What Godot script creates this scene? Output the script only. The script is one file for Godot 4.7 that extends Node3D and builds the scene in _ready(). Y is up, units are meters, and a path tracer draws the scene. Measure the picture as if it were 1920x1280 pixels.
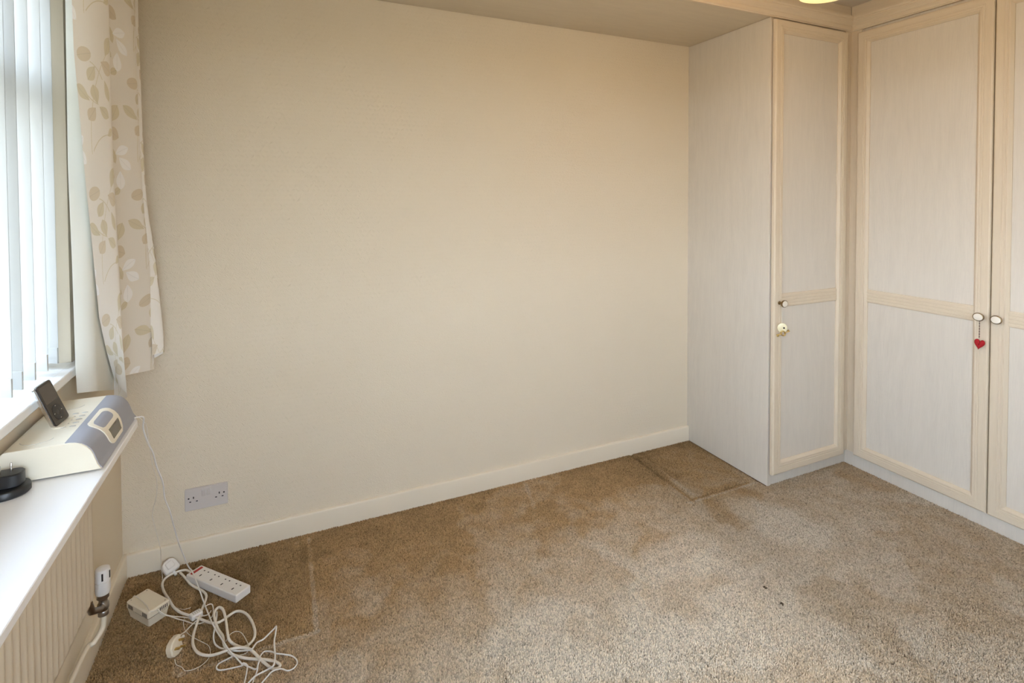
extends Node3D
# An emptied bedroom: fitted limed-wood wardrobes on the right, window with blind, curtain and radiator shelf on the left.
# x runs along the back wall, y is up, z comes towards the camera; the back-left floor corner is the origin.

const WARD_X := 2.715      # left face of the narrow wardrobe
const WARD_Z := 0.58       # front of the narrow wardrobe's side panel
const SOFFIT := 2.298
const CEIL := 2.43
const SKIRT := 0.084
const ROOM_Z := 3.45
const ROOM_X := 3.92
const SILL_Y := 0.953
const WIN_END := 3.10
const BLIND_END := 1.80       # slats end here; the unseen rest is left bare to admit more daylight
const SHELF_Y := 0.82

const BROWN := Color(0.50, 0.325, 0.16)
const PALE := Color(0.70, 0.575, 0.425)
const SKY_ENERGY := 18.2
const EXPOSURE := 1.0
const LAMP_ENERGY := 0.24

const LEAD := [Vector3(0.235, 0.0200, 0.108), Vector3(0.212, 0.0090, 0.076), Vector3(0.185, 0.0090, 0.072), Vector3(0.161, 0.0090, 0.082), Vector3(0.146, 0.0090, 0.102), Vector3(0.145, 0.0090, 0.132), Vector3(0.158, 0.0090, 0.177), Vector3(0.179, 0.0090, 0.225), Vector3(0.200, 0.0090, 0.274), Vector3(0.227, 0.0090, 0.316), Vector3(0.254, 0.0090, 0.343), Vector3(0.281, 0.0090, 0.368), Vector3(0.304, 0.0090, 0.392), Vector3(0.328, 0.0190, 0.428), Vector3(0.345, 0.0190, 0.437), Vector3(0.362, 0.0190, 0.433), Vector3(0.380, 0.0090, 0.403), Vector3(0.397, 0.0090, 0.393), Vector3(0.415, 0.0090, 0.400), Vector3(0.433, 0.0090, 0.423), Vector3(0.449, 0.0090, 0.461), Vector3(0.459, 0.0090, 0.501), Vector3(0.462, 0.0090, 0.529), Vector3(0.458, 0.0090, 0.552), Vector3(0.447, 0.0090, 0.567), Vector3(0.431, 0.0090, 0.572), Vector3(0.414, 0.0090, 0.559), Vector3(0.398, 0.0090, 0.539), Vector3(0.388, 0.0210, 0.533), Vector3(0.382, 0.0210, 0.502), Vector3(0.376, 0.0210, 0.462), Vector3(0.369, 0.0210, 0.420), Vector3(0.360, 0.0210, 0.384), Vector3(0.349, 0.0210, 0.366), Vector3(0.339, 0.0210, 0.369), Vector3(0.334, 0.0210, 0.392), Vector3(0.342, 0.0210, 0.435), Vector3(0.354, 0.0090, 0.462), Vector3(0.369, 0.0150, 0.503), Vector3(0.374, 0.0150, 0.536), Vector3(0.384, 0.0150, 0.565), Vector3(0.400, 0.0090, 0.586), Vector3(0.420, 0.0090, 0.605), Vector3(0.443, 0.0090, 0.623), Vector3(0.472, 0.0090, 0.640), Vector3(0.502, 0.0090, 0.657), Vector3(0.524, 0.0090, 0.675), Vector3(0.536, 0.0090, 0.695), Vector3(0.531, 0.0090, 0.702), Vector3(0.520, 0.0090, 0.701), Vector3(0.508, 0.0090, 0.689), Vector3(0.492, 0.0090, 0.663), Vector3(0.476, 0.0170, 0.644), Vector3(0.459, 0.0170, 0.613), Vector3(0.445, 0.0170, 0.594), Vector3(0.425, 0.0170, 0.580), Vector3(0.402, 0.0170, 0.574), Vector3(0.383, 0.0170, 0.574), Vector3(0.361, 0.0170, 0.576), Vector3(0.338, 0.0090, 0.562), Vector3(0.314, 0.0090, 0.546), Vector3(0.296, 0.0090, 0.521), Vector3(0.284, 0.0090, 0.486), Vector3(0.281, 0.0090, 0.448), Vector3(0.284, 0.0090, 0.407), Vector3(0.288, 0.0090, 0.371), Vector3(0.292, 0.0090, 0.332), Vector3(0.297, 0.0090, 0.299), Vector3(0.298, 0.0090, 0.265), Vector3(0.287, 0.0090, 0.238), Vector3(0.261, 0.0090, 0.203), Vector3(0.237, 0.0090, 0.169), Vector3(0.224, 0.0090, 0.141), Vector3(0.204, 0.0090, 0.102), Vector3(0.194, 0.0090, 0.084)]
const POWER := [Vector3(0.185, 0.8260, 0.690), Vector3(0.201, 0.8160, 0.664), Vector3(0.194, 0.7736, 0.633), Vector3(0.195, 0.7118, 0.583), Vector3(0.201, 0.6667, 0.551), Vector3(0.201, 0.6031, 0.503), Vector3(0.207, 0.5319, 0.454), Vector3(0.202, 0.4528, 0.396), Vector3(0.208, 0.3872, 0.355), Vector3(0.211, 0.3082, 0.305), Vector3(0.216, 0.2117, 0.247), Vector3(0.232, 0.0834, 0.177), Vector3(0.242, 0.0500, 0.160), Vector3(0.265, 0.0420, 0.226), Vector3(0.284, 0.0200, 0.272), Vector3(0.299, 0.0140, 0.319), Vector3(0.321, 0.0200, 0.396), Vector3(0.335, 0.0300, 0.450), Vector3(0.353, 0.0200, 0.487), Vector3(0.372, 0.0220, 0.534), Vector3(0.393, 0.0240, 0.586), Vector3(0.410, 0.0140, 0.605), Vector3(0.428, 0.0080, 0.633), Vector3(0.441, 0.0060, 0.646), Vector3(0.457, 0.0060, 0.663), Vector3(0.470, 0.0100, 0.679), Vector3(0.475, 0.0140, 0.668), Vector3(0.481, 0.0200, 0.646), Vector3(0.491, 0.0120, 0.622), Vector3(0.508, 0.0120, 0.629), Vector3(0.524, 0.0100, 0.642), Vector3(0.547, 0.0060, 0.652), Vector3(0.567, 0.0040, 0.664), Vector3(0.580, 0.0040, 0.684), Vector3(0.583, 0.0040, 0.702), Vector3(0.572, 0.0040, 0.717), Vector3(0.556, 0.0040, 0.718), Vector3(0.537, 0.0120, 0.712), Vector3(0.515, 0.0200, 0.721), Vector3(0.500, 0.0120, 0.726), Vector3(0.486, 0.0060, 0.735), Vector3(0.476, 0.0040, 0.747)]
const AERIAL := [Vector3(0.188, 0.8260, 0.678), Vector3(0.192, 0.8036, 0.643), Vector3(0.200, 0.7793, 0.627), Vector3(0.196, 0.7294, 0.585), Vector3(0.187, 0.6026, 0.484), Vector3(0.188, 0.5303, 0.433), Vector3(0.176, 0.4557, 0.376), Vector3(0.153, 0.3741, 0.311), Vector3(0.149, 0.3349, 0.284), Vector3(0.150, 0.2400, 0.225), Vector3(0.151, 0.1836, 0.191), Vector3(0.147, 0.1353, 0.160), Vector3(0.141, 0.0767, 0.123), Vector3(0.138, 0.0138, 0.086), Vector3(0.143, 0.0030, 0.122), Vector3(0.154, 0.0030, 0.166), Vector3(0.170, 0.0030, 0.212), Vector3(0.190, 0.0030, 0.252), Vector3(0.207, 0.0030, 0.273), Vector3(0.231, 0.0030, 0.295), Vector3(0.245, 0.0030, 0.297), Vector3(0.255, 0.0030, 0.296)]
const SPARE := [Vector3(0.341, 0.0160, 0.378), Vector3(0.343, 0.0180, 0.409), Vector3(0.342, 0.0160, 0.450), Vector3(0.341, 0.0100, 0.483), Vector3(0.347, 0.0080, 0.514), Vector3(0.361, 0.0080, 0.538), Vector3(0.373, 0.0100, 0.552), Vector3(0.405, 0.0100, 0.575), Vector3(0.432, 0.0100, 0.588), Vector3(0.455, 0.0240, 0.611), Vector3(0.463, 0.0220, 0.597), Vector3(0.469, 0.0120, 0.574), Vector3(0.487, 0.0100, 0.565), Vector3(0.507, 0.0160, 0.554), Vector3(0.519, 0.0240, 0.552), Vector3(0.525, 0.0300, 0.553), Vector3(0.523, 0.0240, 0.573), Vector3(0.519, 0.0200, 0.606), Vector3(0.521, 0.0200, 0.641), Vector3(0.522, 0.0260, 0.678), Vector3(0.518, 0.0280, 0.710), Vector3(0.499, 0.0120, 0.699), Vector3(0.471, 0.0080, 0.701), Vector3(0.460, 0.0120, 0.715), Vector3(0.451, 0.0080, 0.721), Vector3(0.445, 0.0080, 0.737)]
const LOOP := [Vector3(0.403, 0.0190, 0.610), Vector3(0.385, 0.0110, 0.604), Vector3(0.366, 0.0050, 0.603), Vector3(0.361, 0.0040, 0.614), Vector3(0.368, 0.0040, 0.627), Vector3(0.387, 0.0040, 0.634), Vector3(0.412, 0.0060, 0.640), Vector3(0.433, 0.0110, 0.649), Vector3(0.430, 0.0150, 0.647), Vector3(0.436, 0.0170, 0.649), Vector3(0.444, 0.0130, 0.653), Vector3(0.446, 0.0070, 0.659), Vector3(0.444, 0.0050, 0.684), Vector3(0.440, 0.0040, 0.713), Vector3(0.438, 0.0040, 0.733)]
const TAIL := [Vector3(0.483, 0.0330, 0.673), Vector3(0.476, 0.0210, 0.677), Vector3(0.473, 0.0090, 0.687), Vector3(0.465, 0.0050, 0.709), Vector3(0.460, 0.0050, 0.736)]
const BOXA := [Vector3(0.163, 0.0480, 0.326), Vector3(0.174, 0.0330, 0.325), Vector3(0.190, 0.0110, 0.316), Vector3(0.216, 0.0070, 0.337), Vector3(0.247, 0.0060, 0.363), Vector3(0.273, 0.0060, 0.388), Vector3(0.297, 0.0060, 0.397), Vector3(0.317, 0.0070, 0.392), Vector3(0.328, 0.0090, 0.381), Vector3(0.328, 0.0110, 0.352), Vector3(0.322, 0.0150, 0.330), Vector3(0.311, 0.0190, 0.331), Vector3(0.303, 0.0230, 0.345)]
const BOXB := [Vector3(0.168, 0.0430, 0.332), Vector3(0.174, 0.0230, 0.320), Vector3(0.201, 0.0090, 0.322), Vector3(0.237, 0.0060, 0.340), Vector3(0.266, 0.0060, 0.358), Vector3(0.294, 0.0060, 0.362), Vector3(0.313, 0.0070, 0.365), Vector3(0.322, 0.0110, 0.355)]
const PLUGCORD := [Vector3(0.241, 0.0150, 0.443), Vector3(0.246, 0.0110, 0.430), Vector3(0.254, 0.0060, 0.416), Vector3(0.270, 0.0070, 0.393), Vector3(0.285, 0.0090, 0.379), Vector3(0.294, 0.0070, 0.366)]
const FINE := [Vector3(0.242, 0.0025, 0.343), Vector3(0.243, 0.0025, 0.371), Vector3(0.256, 0.0025, 0.412), Vector3(0.281, 0.0025, 0.450), Vector3(0.310, 0.0025, 0.484), Vector3(0.329, 0.0025, 0.508), Vector3(0.337, 0.0025, 0.536), Vector3(0.335, 0.0025, 0.564), Vector3(0.318, 0.0025, 0.584), Vector3(0.295, 0.0025, 0.590), Vector3(0.276, 0.0025, 0.584), Vector3(0.265, 0.0025, 0.565), Vector3(0.250, 0.0025, 0.550), Vector3(0.244, 0.0025, 0.535), Vector3(0.241, 0.0025, 0.524)]
const FINEB := [Vector3(0.378, 0.0040, 0.516), Vector3(0.387, 0.0080, 0.497), Vector3(0.403, 0.0100, 0.491), Vector3(0.421, 0.0100, 0.505), Vector3(0.436, 0.0100, 0.541), Vector3(0.446, 0.0180, 0.586), Vector3(0.442, 0.0080, 0.598), Vector3(0.422, 0.0040, 0.594)]

var rng := RandomNumberGenerator.new()
var used := {}
var M := {}

# ---------------------------------------------------------------- mesh collector
class Acc:
	var v := PackedVector3Array()
	var n := PackedVector3Array()
	var t := PackedVector2Array()
	var has_uv := false

	func tri(a: Vector3, b: Vector3, c: Vector3, na: Vector3, nb: Vector3, nc: Vector3, ua := Vector2.ZERO, ub := Vector2.ZERO, uc := Vector2.ZERO) -> void:
		if (b - a).cross(c - a).length_squared() < 1e-20:
			return
		if (b - a).cross(c - a).dot(na + nb + nc) > 0.0:
			v.append_array([a, c, b]); n.append_array([na, nc, nb]); t.append_array([ua, uc, ub])
		else:
			v.append_array([a, b, c]); n.append_array([na, nb, nc]); t.append_array([ua, ub, uc])

	func quad(a: Vector3, b: Vector3, c: Vector3, d: Vector3, nn: Vector3) -> void:
		tri(a, b, c, nn, nn, nn)
		tri(a, c, d, nn, nn, nn)

	func flat_quad(a: Vector3, b: Vector3, c: Vector3, d: Vector3, outward: Vector3) -> void:
		var g := (b - a).cross(c - a)
		if g.length_squared() < 1e-18:
			g = (c - a).cross(d - a)
		g = g.normalized()
		if g.dot(outward) < 0.0:
			g = -g
		quad(a, b, c, d, g)

	# grid of points [row][column]; smooth normals
	func grid(p: Array, uv: Array = [], flip := false, closed := false) -> void:
		var rows := p.size()
		var cols: int = p[0].size()
		var nn := []
		for i in rows:
			var line := PackedVector3Array()
			for j in cols:
				var jl := j - 1 if j > 0 else (cols - 2 if closed else 0)
				var jr := j + 1 if j < cols - 1 else (1 if closed else cols - 1)
				var du: Vector3 = p[i][jr] - p[i][jl]
				var dv: Vector3 = p[mini(i + 1, rows - 1)][j] - p[maxi(i - 1, 0)][j]
				var g := du.cross(dv).normalized()
				line.append(-g if flip else g)
			nn.append(line)
		for i in rows - 1:
			for j in cols - 1:
				var q := [[i, j], [i, j + 1], [i + 1, j + 1], [i + 1, j]]
				var w := []
				for k in q:
					w.append(uv[k[0]][k[1]] if uv else Vector2.ZERO)
				tri(p[q[0][0]][q[0][1]], p[q[1][0]][q[1][1]], p[q[2][0]][q[2][1]], nn[q[0][0]][q[0][1]], nn[q[1][0]][q[1][1]], nn[q[2][0]][q[2][1]], w[0], w[1], w[2])
				tri(p[q[0][0]][q[0][1]], p[q[2][0]][q[2][1]], p[q[3][0]][q[3][1]], nn[q[0][0]][q[0][1]], nn[q[2][0]][q[2][1]], nn[q[3][0]][q[3][1]], w[0], w[2], w[3])
		if uv:
			has_uv = true

	# box with rounded edges
	func rbox(lo: Vector3, hi: Vector3, r := 0.002, basis := Basis(), origin := Vector3.ZERO) -> void:
		var mid := (lo + hi) * 0.5
		var h := (hi - lo) * 0.5
		r = minf(r, minf(h.x, minf(h.y, h.z)) * 0.98)
		var core := h - Vector3.ONE * r
		for axis in 3:
			for s in [-1.0, 1.0]:
				var a := (axis + 1) % 3
				var b := (axis + 2) % 3
				var sa := [-h[a], -core[a], core[a], h[a]]
				var sb := [-h[b], -core[b], core[b], h[b]]
				for i in 3:
					for j in 3:
						var ps := []
						var ns := []
						for k in [[i, j], [i + 1, j], [i + 1, j + 1], [i, j + 1]]:
							var q := Vector3.ZERO
							q[axis] = s * h[axis]
							q[a] = sa[k[0]]
							q[b] = sb[k[1]]
							var inner := q.clamp(-core, core)
							var d := (q - inner).normalized()
							ps.append(basis * (inner + d * r + mid) + origin)
							ns.append(basis * d)
						tri(ps[0], ps[1], ps[2], ns[0], ns[1], ns[2])
						tri(ps[0], ps[2], ps[3], ns[0], ns[2], ns[3])

	# sharp box
	func box(lo: Vector3, hi: Vector3, basis := Basis(), origin := Vector3.ZERO) -> void:
		for axis in 3:
			for s in 2:
				var a := (axis + 1) % 3
				var b := (axis + 2) % 3
				var ps := []
				for k in [[0, 0], [1, 0], [1, 1], [0, 1]]:
					var q := Vector3.ZERO
					q[axis] = hi[axis] if s else lo[axis]
					q[a] = hi[a] if k[0] else lo[a]
					q[b] = hi[b] if k[1] else lo[b]
					ps.append(basis * q + origin)
				var nn := Vector3.ZERO
				nn[axis] = 1.0 if s else -1.0
				quad(ps[0], ps[1], ps[2], ps[3], basis * nn)

	# tube along points
	func tube(path: Array, r: float, sides := 8, caps := true) -> void:
		var rings := []
		var norms := []
		var up := Vector3.UP
		var side := Vector3.ZERO
		for i in path.size():
			var d: Vector3 = (path[mini(i + 1, path.size() - 1)] - path[maxi(i - 1, 0)]).normalized()
			if side == Vector3.ZERO:
				side = d.cross(up)
				if side.length() < 0.05:
					side = d.cross(Vector3.RIGHT)
			side = (side - d * side.dot(d)).normalized()
			var other := d.cross(side)
			var ring := []
			var nr := []
			for k in sides + 1:
				var a := TAU * k / sides
				var o := side * cos(a) + other * sin(a)
				ring.append(path[i] + o * r)
				nr.append(o)
			rings.append(ring)
			norms.append(nr)
		for i in path.size() - 1:
			for k in sides:
				tri(rings[i][k], rings[i][k + 1], rings[i + 1][k + 1], norms[i][k], norms[i][k + 1], norms[i + 1][k + 1])
				tri(rings[i][k], rings[i + 1][k + 1], rings[i + 1][k], norms[i][k], norms[i + 1][k + 1], norms[i + 1][k])
		if caps:
			for e in [0, path.size() - 1]:
				var d: Vector3 = (path[0] - path[1]).normalized() if e == 0 else (path[e] - path[e - 1]).normalized()
				for k in sides:
					tri(path[e], rings[e][k], rings[e][k + 1], d, d, d)

	# profile of (radius, height) turned about an axis; ellipse by scale in the basis
	func lathe(profile: Array, sides := 24, basis := Basis(), origin := Vector3.ZERO) -> void:
		for i in profile.size() - 1:
			var a: Vector2 = profile[i]
			var b: Vector2 = profile[i + 1]
			var d := (b - a).normalized()
			var nr := Vector2(d.y, -d.x)
			var na := nr
			var nb := nr
			if i > 0:
				var e: Vector2 = (a - profile[i - 1]).normalized()
				var ne := Vector2(e.y, -e.x)
				if ne.dot(nr) > 0.75:
					na = (ne + nr).normalized()
			if i < profile.size() - 2:
				var e: Vector2 = (profile[i + 2] - b).normalized()
				var ne := Vector2(e.y, -e.x)
				if ne.dot(nr) > 0.75:
					nb = (ne + nr).normalized()
			for k in sides:
				var p := []
				var n2 := []
				for q in [[a, na, k], [a, na, k + 1], [b, nb, k + 1], [b, nb, k]]:
					var an: float = TAU * q[2] / sides
					p.append(basis * Vector3(q[0].x * cos(an), q[0].y, q[0].x * sin(an)) + origin)
					n2.append((basis * Vector3(q[1].x * cos(an), q[1].y, q[1].x * sin(an))).normalized())
				tri(p[0], p[1], p[2], n2[0], n2[1], n2[2])
				tri(p[0], p[2], p[3], n2[0], n2[2], n2[3])

	# closed outline (2D, any order) pushed along local z from z0 to z1; smooth sides where the outline is smooth
	func extrude(o: Array, z0: float, z1: float, basis := Basis(), origin := Vector3.ZERO, bevel := 0.0) -> void:
		var poly := PackedVector2Array(o)
		if Geometry2D.is_polygon_clockwise(poly):
			poly.reverse()
		var c := poly.size()
		var en := []
		for i in c:
			var d := (poly[(i + 1) % c] - poly[i]).normalized()
			en.append(Vector2(d.y, -d.x))
		var vn := []
		for i in c:
			vn.append((en[i] + en[(i + c - 1) % c]).normalized())
		var inner := PackedVector2Array()
		for i in c:
			var miter: float = 1.0 / maxf(0.5, vn[i].dot(en[i]))
			inner.append(poly[i] - vn[i] * bevel * miter)
		var levels := [[poly, z0 + bevel], [poly, z1 - bevel]]
		for i in c:
			var j := (i + 1) % c
			var n0: Vector2 = vn[i] if vn[i].dot(en[i]) > 0.87 else en[i]
			var n1: Vector2 = vn[j] if vn[j].dot(en[i]) > 0.87 else en[i]
			var a := Vector3(poly[i].x, poly[i].y, z0 + bevel)
			var b := Vector3(poly[j].x, poly[j].y, z0 + bevel)
			var a1 := Vector3(poly[i].x, poly[i].y, z1 - bevel)
			var b1 := Vector3(poly[j].x, poly[j].y, z1 - bevel)
			var m0 := basis * Vector3(n0.x, n0.y, 0)
			var m1 := basis * Vector3(n1.x, n1.y, 0)
			tri(basis * a + origin, basis * b + origin, basis * b1 + origin, m0, m1, m1)
			tri(basis * a + origin, basis * b1 + origin, basis * a1 + origin, m0, m1, m0)
			if bevel > 0.0:
				for e in [[a, b, z0, -1.0], [a1, b1, z1, 1.0]]:
					var ia := Vector3(inner[i].x, inner[i].y, e[2])
					var ib := Vector3(inner[j].x, inner[j].y, e[2])
					var g := (basis * (Vector3(en[i].x, en[i].y, e[3]))).normalized()
					quad(basis * e[0] + origin, basis * e[1] + origin, basis * ib + origin, basis * ia + origin, g)
		var tris := Geometry2D.triangulate_polygon(inner if bevel > 0.0 else poly)
		var face := inner if bevel > 0.0 else poly
		for e in [[z0, -1.0], [z1, 1.0]]:
			var nn: Vector3 = basis * Vector3(0, 0, e[1])
			for k in range(0, tris.size(), 3):
				var q := []
				for m in 3:
					q.append(basis * Vector3(face[tris[k + m]].x, face[tris[k + m]].y, e[0]) + origin)
				tri(q[0], q[1], q[2], nn, nn, nn)

	func mesh() -> ArrayMesh:
		var arr := []
		arr.resize(Mesh.ARRAY_MAX)
		arr[Mesh.ARRAY_VERTEX] = v
		arr[Mesh.ARRAY_NORMAL] = n
		if has_uv:
			arr[Mesh.ARRAY_TEX_UV] = t
		var m := ArrayMesh.new()
		m.add_surface_from_arrays(Mesh.PRIMITIVE_TRIANGLES, arr)
		return m

# ---------------------------------------------------------------- nodes
func numbered(called: String, parent: Node) -> String:
	var key := str(parent.get_instance_id()) + called
	var k: int = used.get(key, 0)
	used[key] = k + 1
	return called if k == 0 else "%s_%03d" % [called, k]

func put(called: String, acc, mat: Material, parent: Node = self, at := Vector3.ZERO) -> MeshInstance3D:
	var o := MeshInstance3D.new()
	o.name = numbered(called, parent)
	o.mesh = acc.mesh() if acc is Acc else acc
	o.material_override = mat
	o.position = at
	parent.add_child(o, true)
	return o

func tag(o: Node, label: String, category: String, group := "") -> Node:
	o.set_meta("label", label)
	o.set_meta("category", category)
	if group:
		o.set_meta("group", group)
	return o

func thing(called: String, label: String, category: String, at := Vector3.ZERO, group := "") -> Node3D:
	var o := Node3D.new()
	o.name = numbered(called, self)
	o.position = at
	add_child(o, true)
	tag(o, label, category, group)
	return o

func struct(called: String, acc, mat: Material) -> MeshInstance3D:
	var o := put(called, acc, mat)
	o.set_meta("kind", "structure")
	return o

func smooth(path: Array, per := 4) -> Array:
	var out := []
	var c := path.size()
	for i in c - 1:
		var a: Vector3 = path[maxi(i - 1, 0)]
		var b: Vector3 = path[i]
		var d: Vector3 = path[i + 1]
		var e: Vector3 = path[mini(i + 2, c - 1)]
		for k in per:
			out.append(b.cubic_interpolate(d, a, e, float(k) / per))
	out.append(path[c - 1])
	return out

func along(table: Array, y: float) -> float:      # table of Vector2(y falling, value)
	if y >= table[0].x:
		return table[0].y
	for i in table.size() - 1:
		if y >= table[i + 1].x:
			return lerpf(table[i + 1].y, table[i].y, (y - table[i + 1].x) / (table[i].x - table[i + 1].x))
	return table[table.size() - 1].y

func superellipse(a: float, b: float, p := 2.6, count := 28, at := Vector2.ZERO) -> Array:
	var out := []
	for k in count:
		var q := TAU * k / count
		out.append(at + Vector2(signf(cos(q)) * pow(absf(cos(q)), 2.0 / p) * a, signf(sin(q)) * pow(absf(sin(q)), 2.0 / p) * b))
	return out

func rounded_rect(a: Vector2, b: Vector2, r: float, steps := 4) -> Array:
	var out := []
	for c in [[b.x - r, b.y - r, 0.0], [a.x + r, b.y - r, 0.25], [a.x + r, a.y + r, 0.5], [b.x - r, a.y + r, 0.75]]:
		for k in steps + 1:
			var q: float = TAU * (c[2] + 0.25 * k / steps)
			out.append(Vector2(c[0], c[1]) + Vector2(cos(q), sin(q)) * r)
	return out

# ---------------------------------------------------------------- materials
func mat(c: Color, rough := 0.6, metal := 0.0, spec := 0.5) -> StandardMaterial3D:
	var m := StandardMaterial3D.new()
	m.albedo_color = c
	m.roughness = rough
	m.metallic = metal
	m.metallic_specular = spec
	return m

func c8(r: int, g: int, b: int) -> Color:
	return Color(r / 255.0, g / 255.0, b / 255.0)

func noise(s: int, f: float, oct := 3) -> FastNoiseLite:
	var q := FastNoiseLite.new()
	q.seed = s
	q.noise_type = FastNoiseLite.TYPE_SIMPLEX_SMOOTH
	q.frequency = f
	q.fractal_octaves = oct
	return q

func grey_image(size: int, data: PackedByteArray) -> Image:
	return Image.create_from_data(size, size, false, Image.FORMAT_RGB8, data)

# limed wood: pale ground, wandering grain, short darker pores; streaks run along V (or along U when turned)
func wood_texture(turned: bool) -> ImageTexture:
	var size := 512
	var data := PackedByteArray()
	data.resize(size * size * 3)
	var fine := noise(11, 1.0, 2)
	var broad := noise(12, 1.0, 3)
	var warp := noise(13, 1.0, 2)
	for i in size:
		for j in size:
			var u := float(j) / size
			var w := float(i) / size
			# blend the far edge into the near one, so that the tile repeats
			var total := 0.0
			var ring := 0.0
			for k in 2:
				var uu := u + (1.0 if k == 0 else 0.0)
				var weight := (1.0 - u) if k == 0 else u
				var wu := uu + 0.035 * sin(TAU * w) * warp.get_noise_2d(uu * 4.0, 5.0) + 0.02 * sin(TAU * w * 2.0 + uu * 9.0)
				total += weight * (0.55 * fine.get_noise_2d(wu * 70.0, 3.0 * cos(TAU * w)) + 0.6 * broad.get_noise_2d(wu * 9.0, 1.2 * sin(TAU * w)))
				ring += weight * fine.get_noise_2d(wu * 160.0, 9.0 * sin(TAU * w + 1.0))
			var pore := clampf((ring - 0.38) * 2.2, 0.0, 1.0)
			var g := clampf(0.955 + 0.032 * total - 0.05 * pore, 0.6, 1.0)
			var at := ((j * size + i) if turned else (i * size + j)) * 3
			data[at] = int(255.0 * clampf(g + 0.012, 0.0, 1.0))
			data[at + 1] = int(255.0 * clampf(g + 0.002 * (1.0 - pore), 0.0, 1.0))
			data[at + 2] = int(255.0 * clampf(g - 0.008 + 0.02 * pore, 0.0, 1.0))
	return ImageTexture.create_from_image(grey_image(size, data))

# blown wallpaper: small squares of slanting ridges, each square turned against its neighbours
func wallpaper_height() -> ImageTexture:
	var size := 512
	var cells := 14
	var data := PackedByteArray()
	data.resize(size * size * 3)
	var q := noise(21, 1.0, 2)
	for i in size:
		for j in size:
			var a := float(j) / size * cells
			var b := float(i) / size * cells
			var cj := int(b)
			a += 0.5 * (cj % 2)
			var ci := int(a) % cells
			var fx := a - int(a) - 0.5
			var fy := b - cj - 0.5
			var slant := 1.0 if (ci + cj) % 3 != 0 else -1.0
			var along_ := fx * slant + fy
			var across := fx * slant - fy
			var id := float(ci * 7 + cj * 13)
			var ridge := q.get_noise_3d(across * 4.6, along_ * 0.9, id * 3.7)
			var fade := clampf((0.5 - maxf(absf(fx), absf(fy))) * 3.0, 0.0, 1.0)
			var h := int(255.0 * clampf(0.5 + 0.75 * ridge * fade, 0.0, 1.0))
			for k in 3:
				data[(i * size + j) * 3 + k] = h
	return ImageTexture.create_from_image(grey_image(size, data))

func leaf(im: Image, at: Vector2, size: Vector2, turn: float, c: Color, pointed := true) -> void:
	var w := im.get_width()
	var h := im.get_height()
	var reach := int(maxf(size.x, size.y)) + 2
	for dy in range(-reach, reach + 1):
		for dx in range(-reach, reach + 1):
			var q := Vector2(dx, dy).rotated(-turn)
			var l := q.x / size.x
			if absf(l) >= 1.0:
				continue
			var half := size.y * (1.0 - l * l) * (1.0 + 0.35 * l) if pointed else size.y * sqrt(1.0 - l * l)
			if absf(q.y) <= half:
				var mid := 0.94 if absf(q.y) < 0.9 else 1.0
				var px := posmod(int(at.x) + dx, w)
				var py := posmod(int(at.y) + dy, h)
				im.set_pixel(px, py, Color(c.r * mid, c.g * mid, c.b * mid))

func stem(im: Image, a: Vector2, b: Vector2, bend: float, c: Color) -> void:
	var m := (a + b) * 0.5 + (b - a).orthogonal() * bend
	for k in 140:
		var s := k / 139.0
		var p := a.lerp(m, s).lerp(m.lerp(b, s), s)
		for dy in range(-1, 2):
			for dx in range(-1, 2):
				im.set_pixel(posmod(int(p.x) + dx, im.get_width()), posmod(int(p.y) + dy, im.get_height()), c)

# cream curtain cloth with trailing stems of beige and white leaves
func curtain_texture() -> ImageTexture:
	var im := Image.create(512, 1024, false, Image.FORMAT_RGB8)
	im.fill(c8(238, 232, 222))
	var beige := c8(220, 210, 184)
	var rose := c8(220, 207, 184)
	var white := c8(250, 249, 248)
	for col in 2:
		for part in 2:
			var o := Vector2(128 + 256 * col, 140 + 512 * part + 230 * col)
			var c: Color = beige
			stem(im, o + Vector2(-60, 250), o + Vector2(70, -150), 0.18, c)
			stem(im, o + Vector2(-5, 60), o + Vector2(-80, 20), 0.2, c)
			stem(im, o + Vector2(30, -40), o + Vector2(-40, -90), -0.2, c)
			stem(im, o + Vector2(-50, 240), o + Vector2(60, 170), 0.25, c)
			leaf(im, o + Vector2(75, -175), Vector2(44, 26), -1.1, beige)
			leaf(im, o + Vector2(62, -90), Vector2(40, 28), 0.4, rose)
			leaf(im, o + Vector2(-70, -110), Vector2(38, 26), 2.8, rose, false)
			leaf(im, o + Vector2(-35, -50), Vector2(36, 22), 2.2, beige)
			leaf(im, o + Vector2(60, 0), Vector2(42, 17), 1.2, beige)
			leaf(im, o + Vector2(-92, 30), Vector2(44, 22), 3.7, beige)
			leaf(im, o + Vector2(-20, 25), Vector2(36, 25), -1.9, beige)
			leaf(im, o + Vector2(35, 85), Vector2(36, 22), 0.5, beige)
			leaf(im, o + Vector2(-45, 100), Vector2(34, 24), 2.3, rose)
			leaf(im, o + Vector2(75, 160), Vector2(26, 15), -0.6, beige)
			if col == 1:
				leaf(im, o + Vector2(110, -20), Vector2(40, 20), -0.5, white)
				leaf(im, o + Vector2(125, 35), Vector2(38, 22), 0.7, white)
				leaf(im, o + Vector2(100, 110), Vector2(42, 24), 1.6, white)
	return ImageTexture.create_from_image(im)

func tri_mat(c: Color, tex: Texture2D, scale: Vector3, rough := 0.5, world := true) -> StandardMaterial3D:
	var m := mat(c, rough)
	m.albedo_texture = tex
	m.uv1_triplanar = true
	m.uv1_world_triplanar = world
	m.uv1_triplanar_sharpness = 8.0
	m.uv1_scale = scale
	return m

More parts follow.
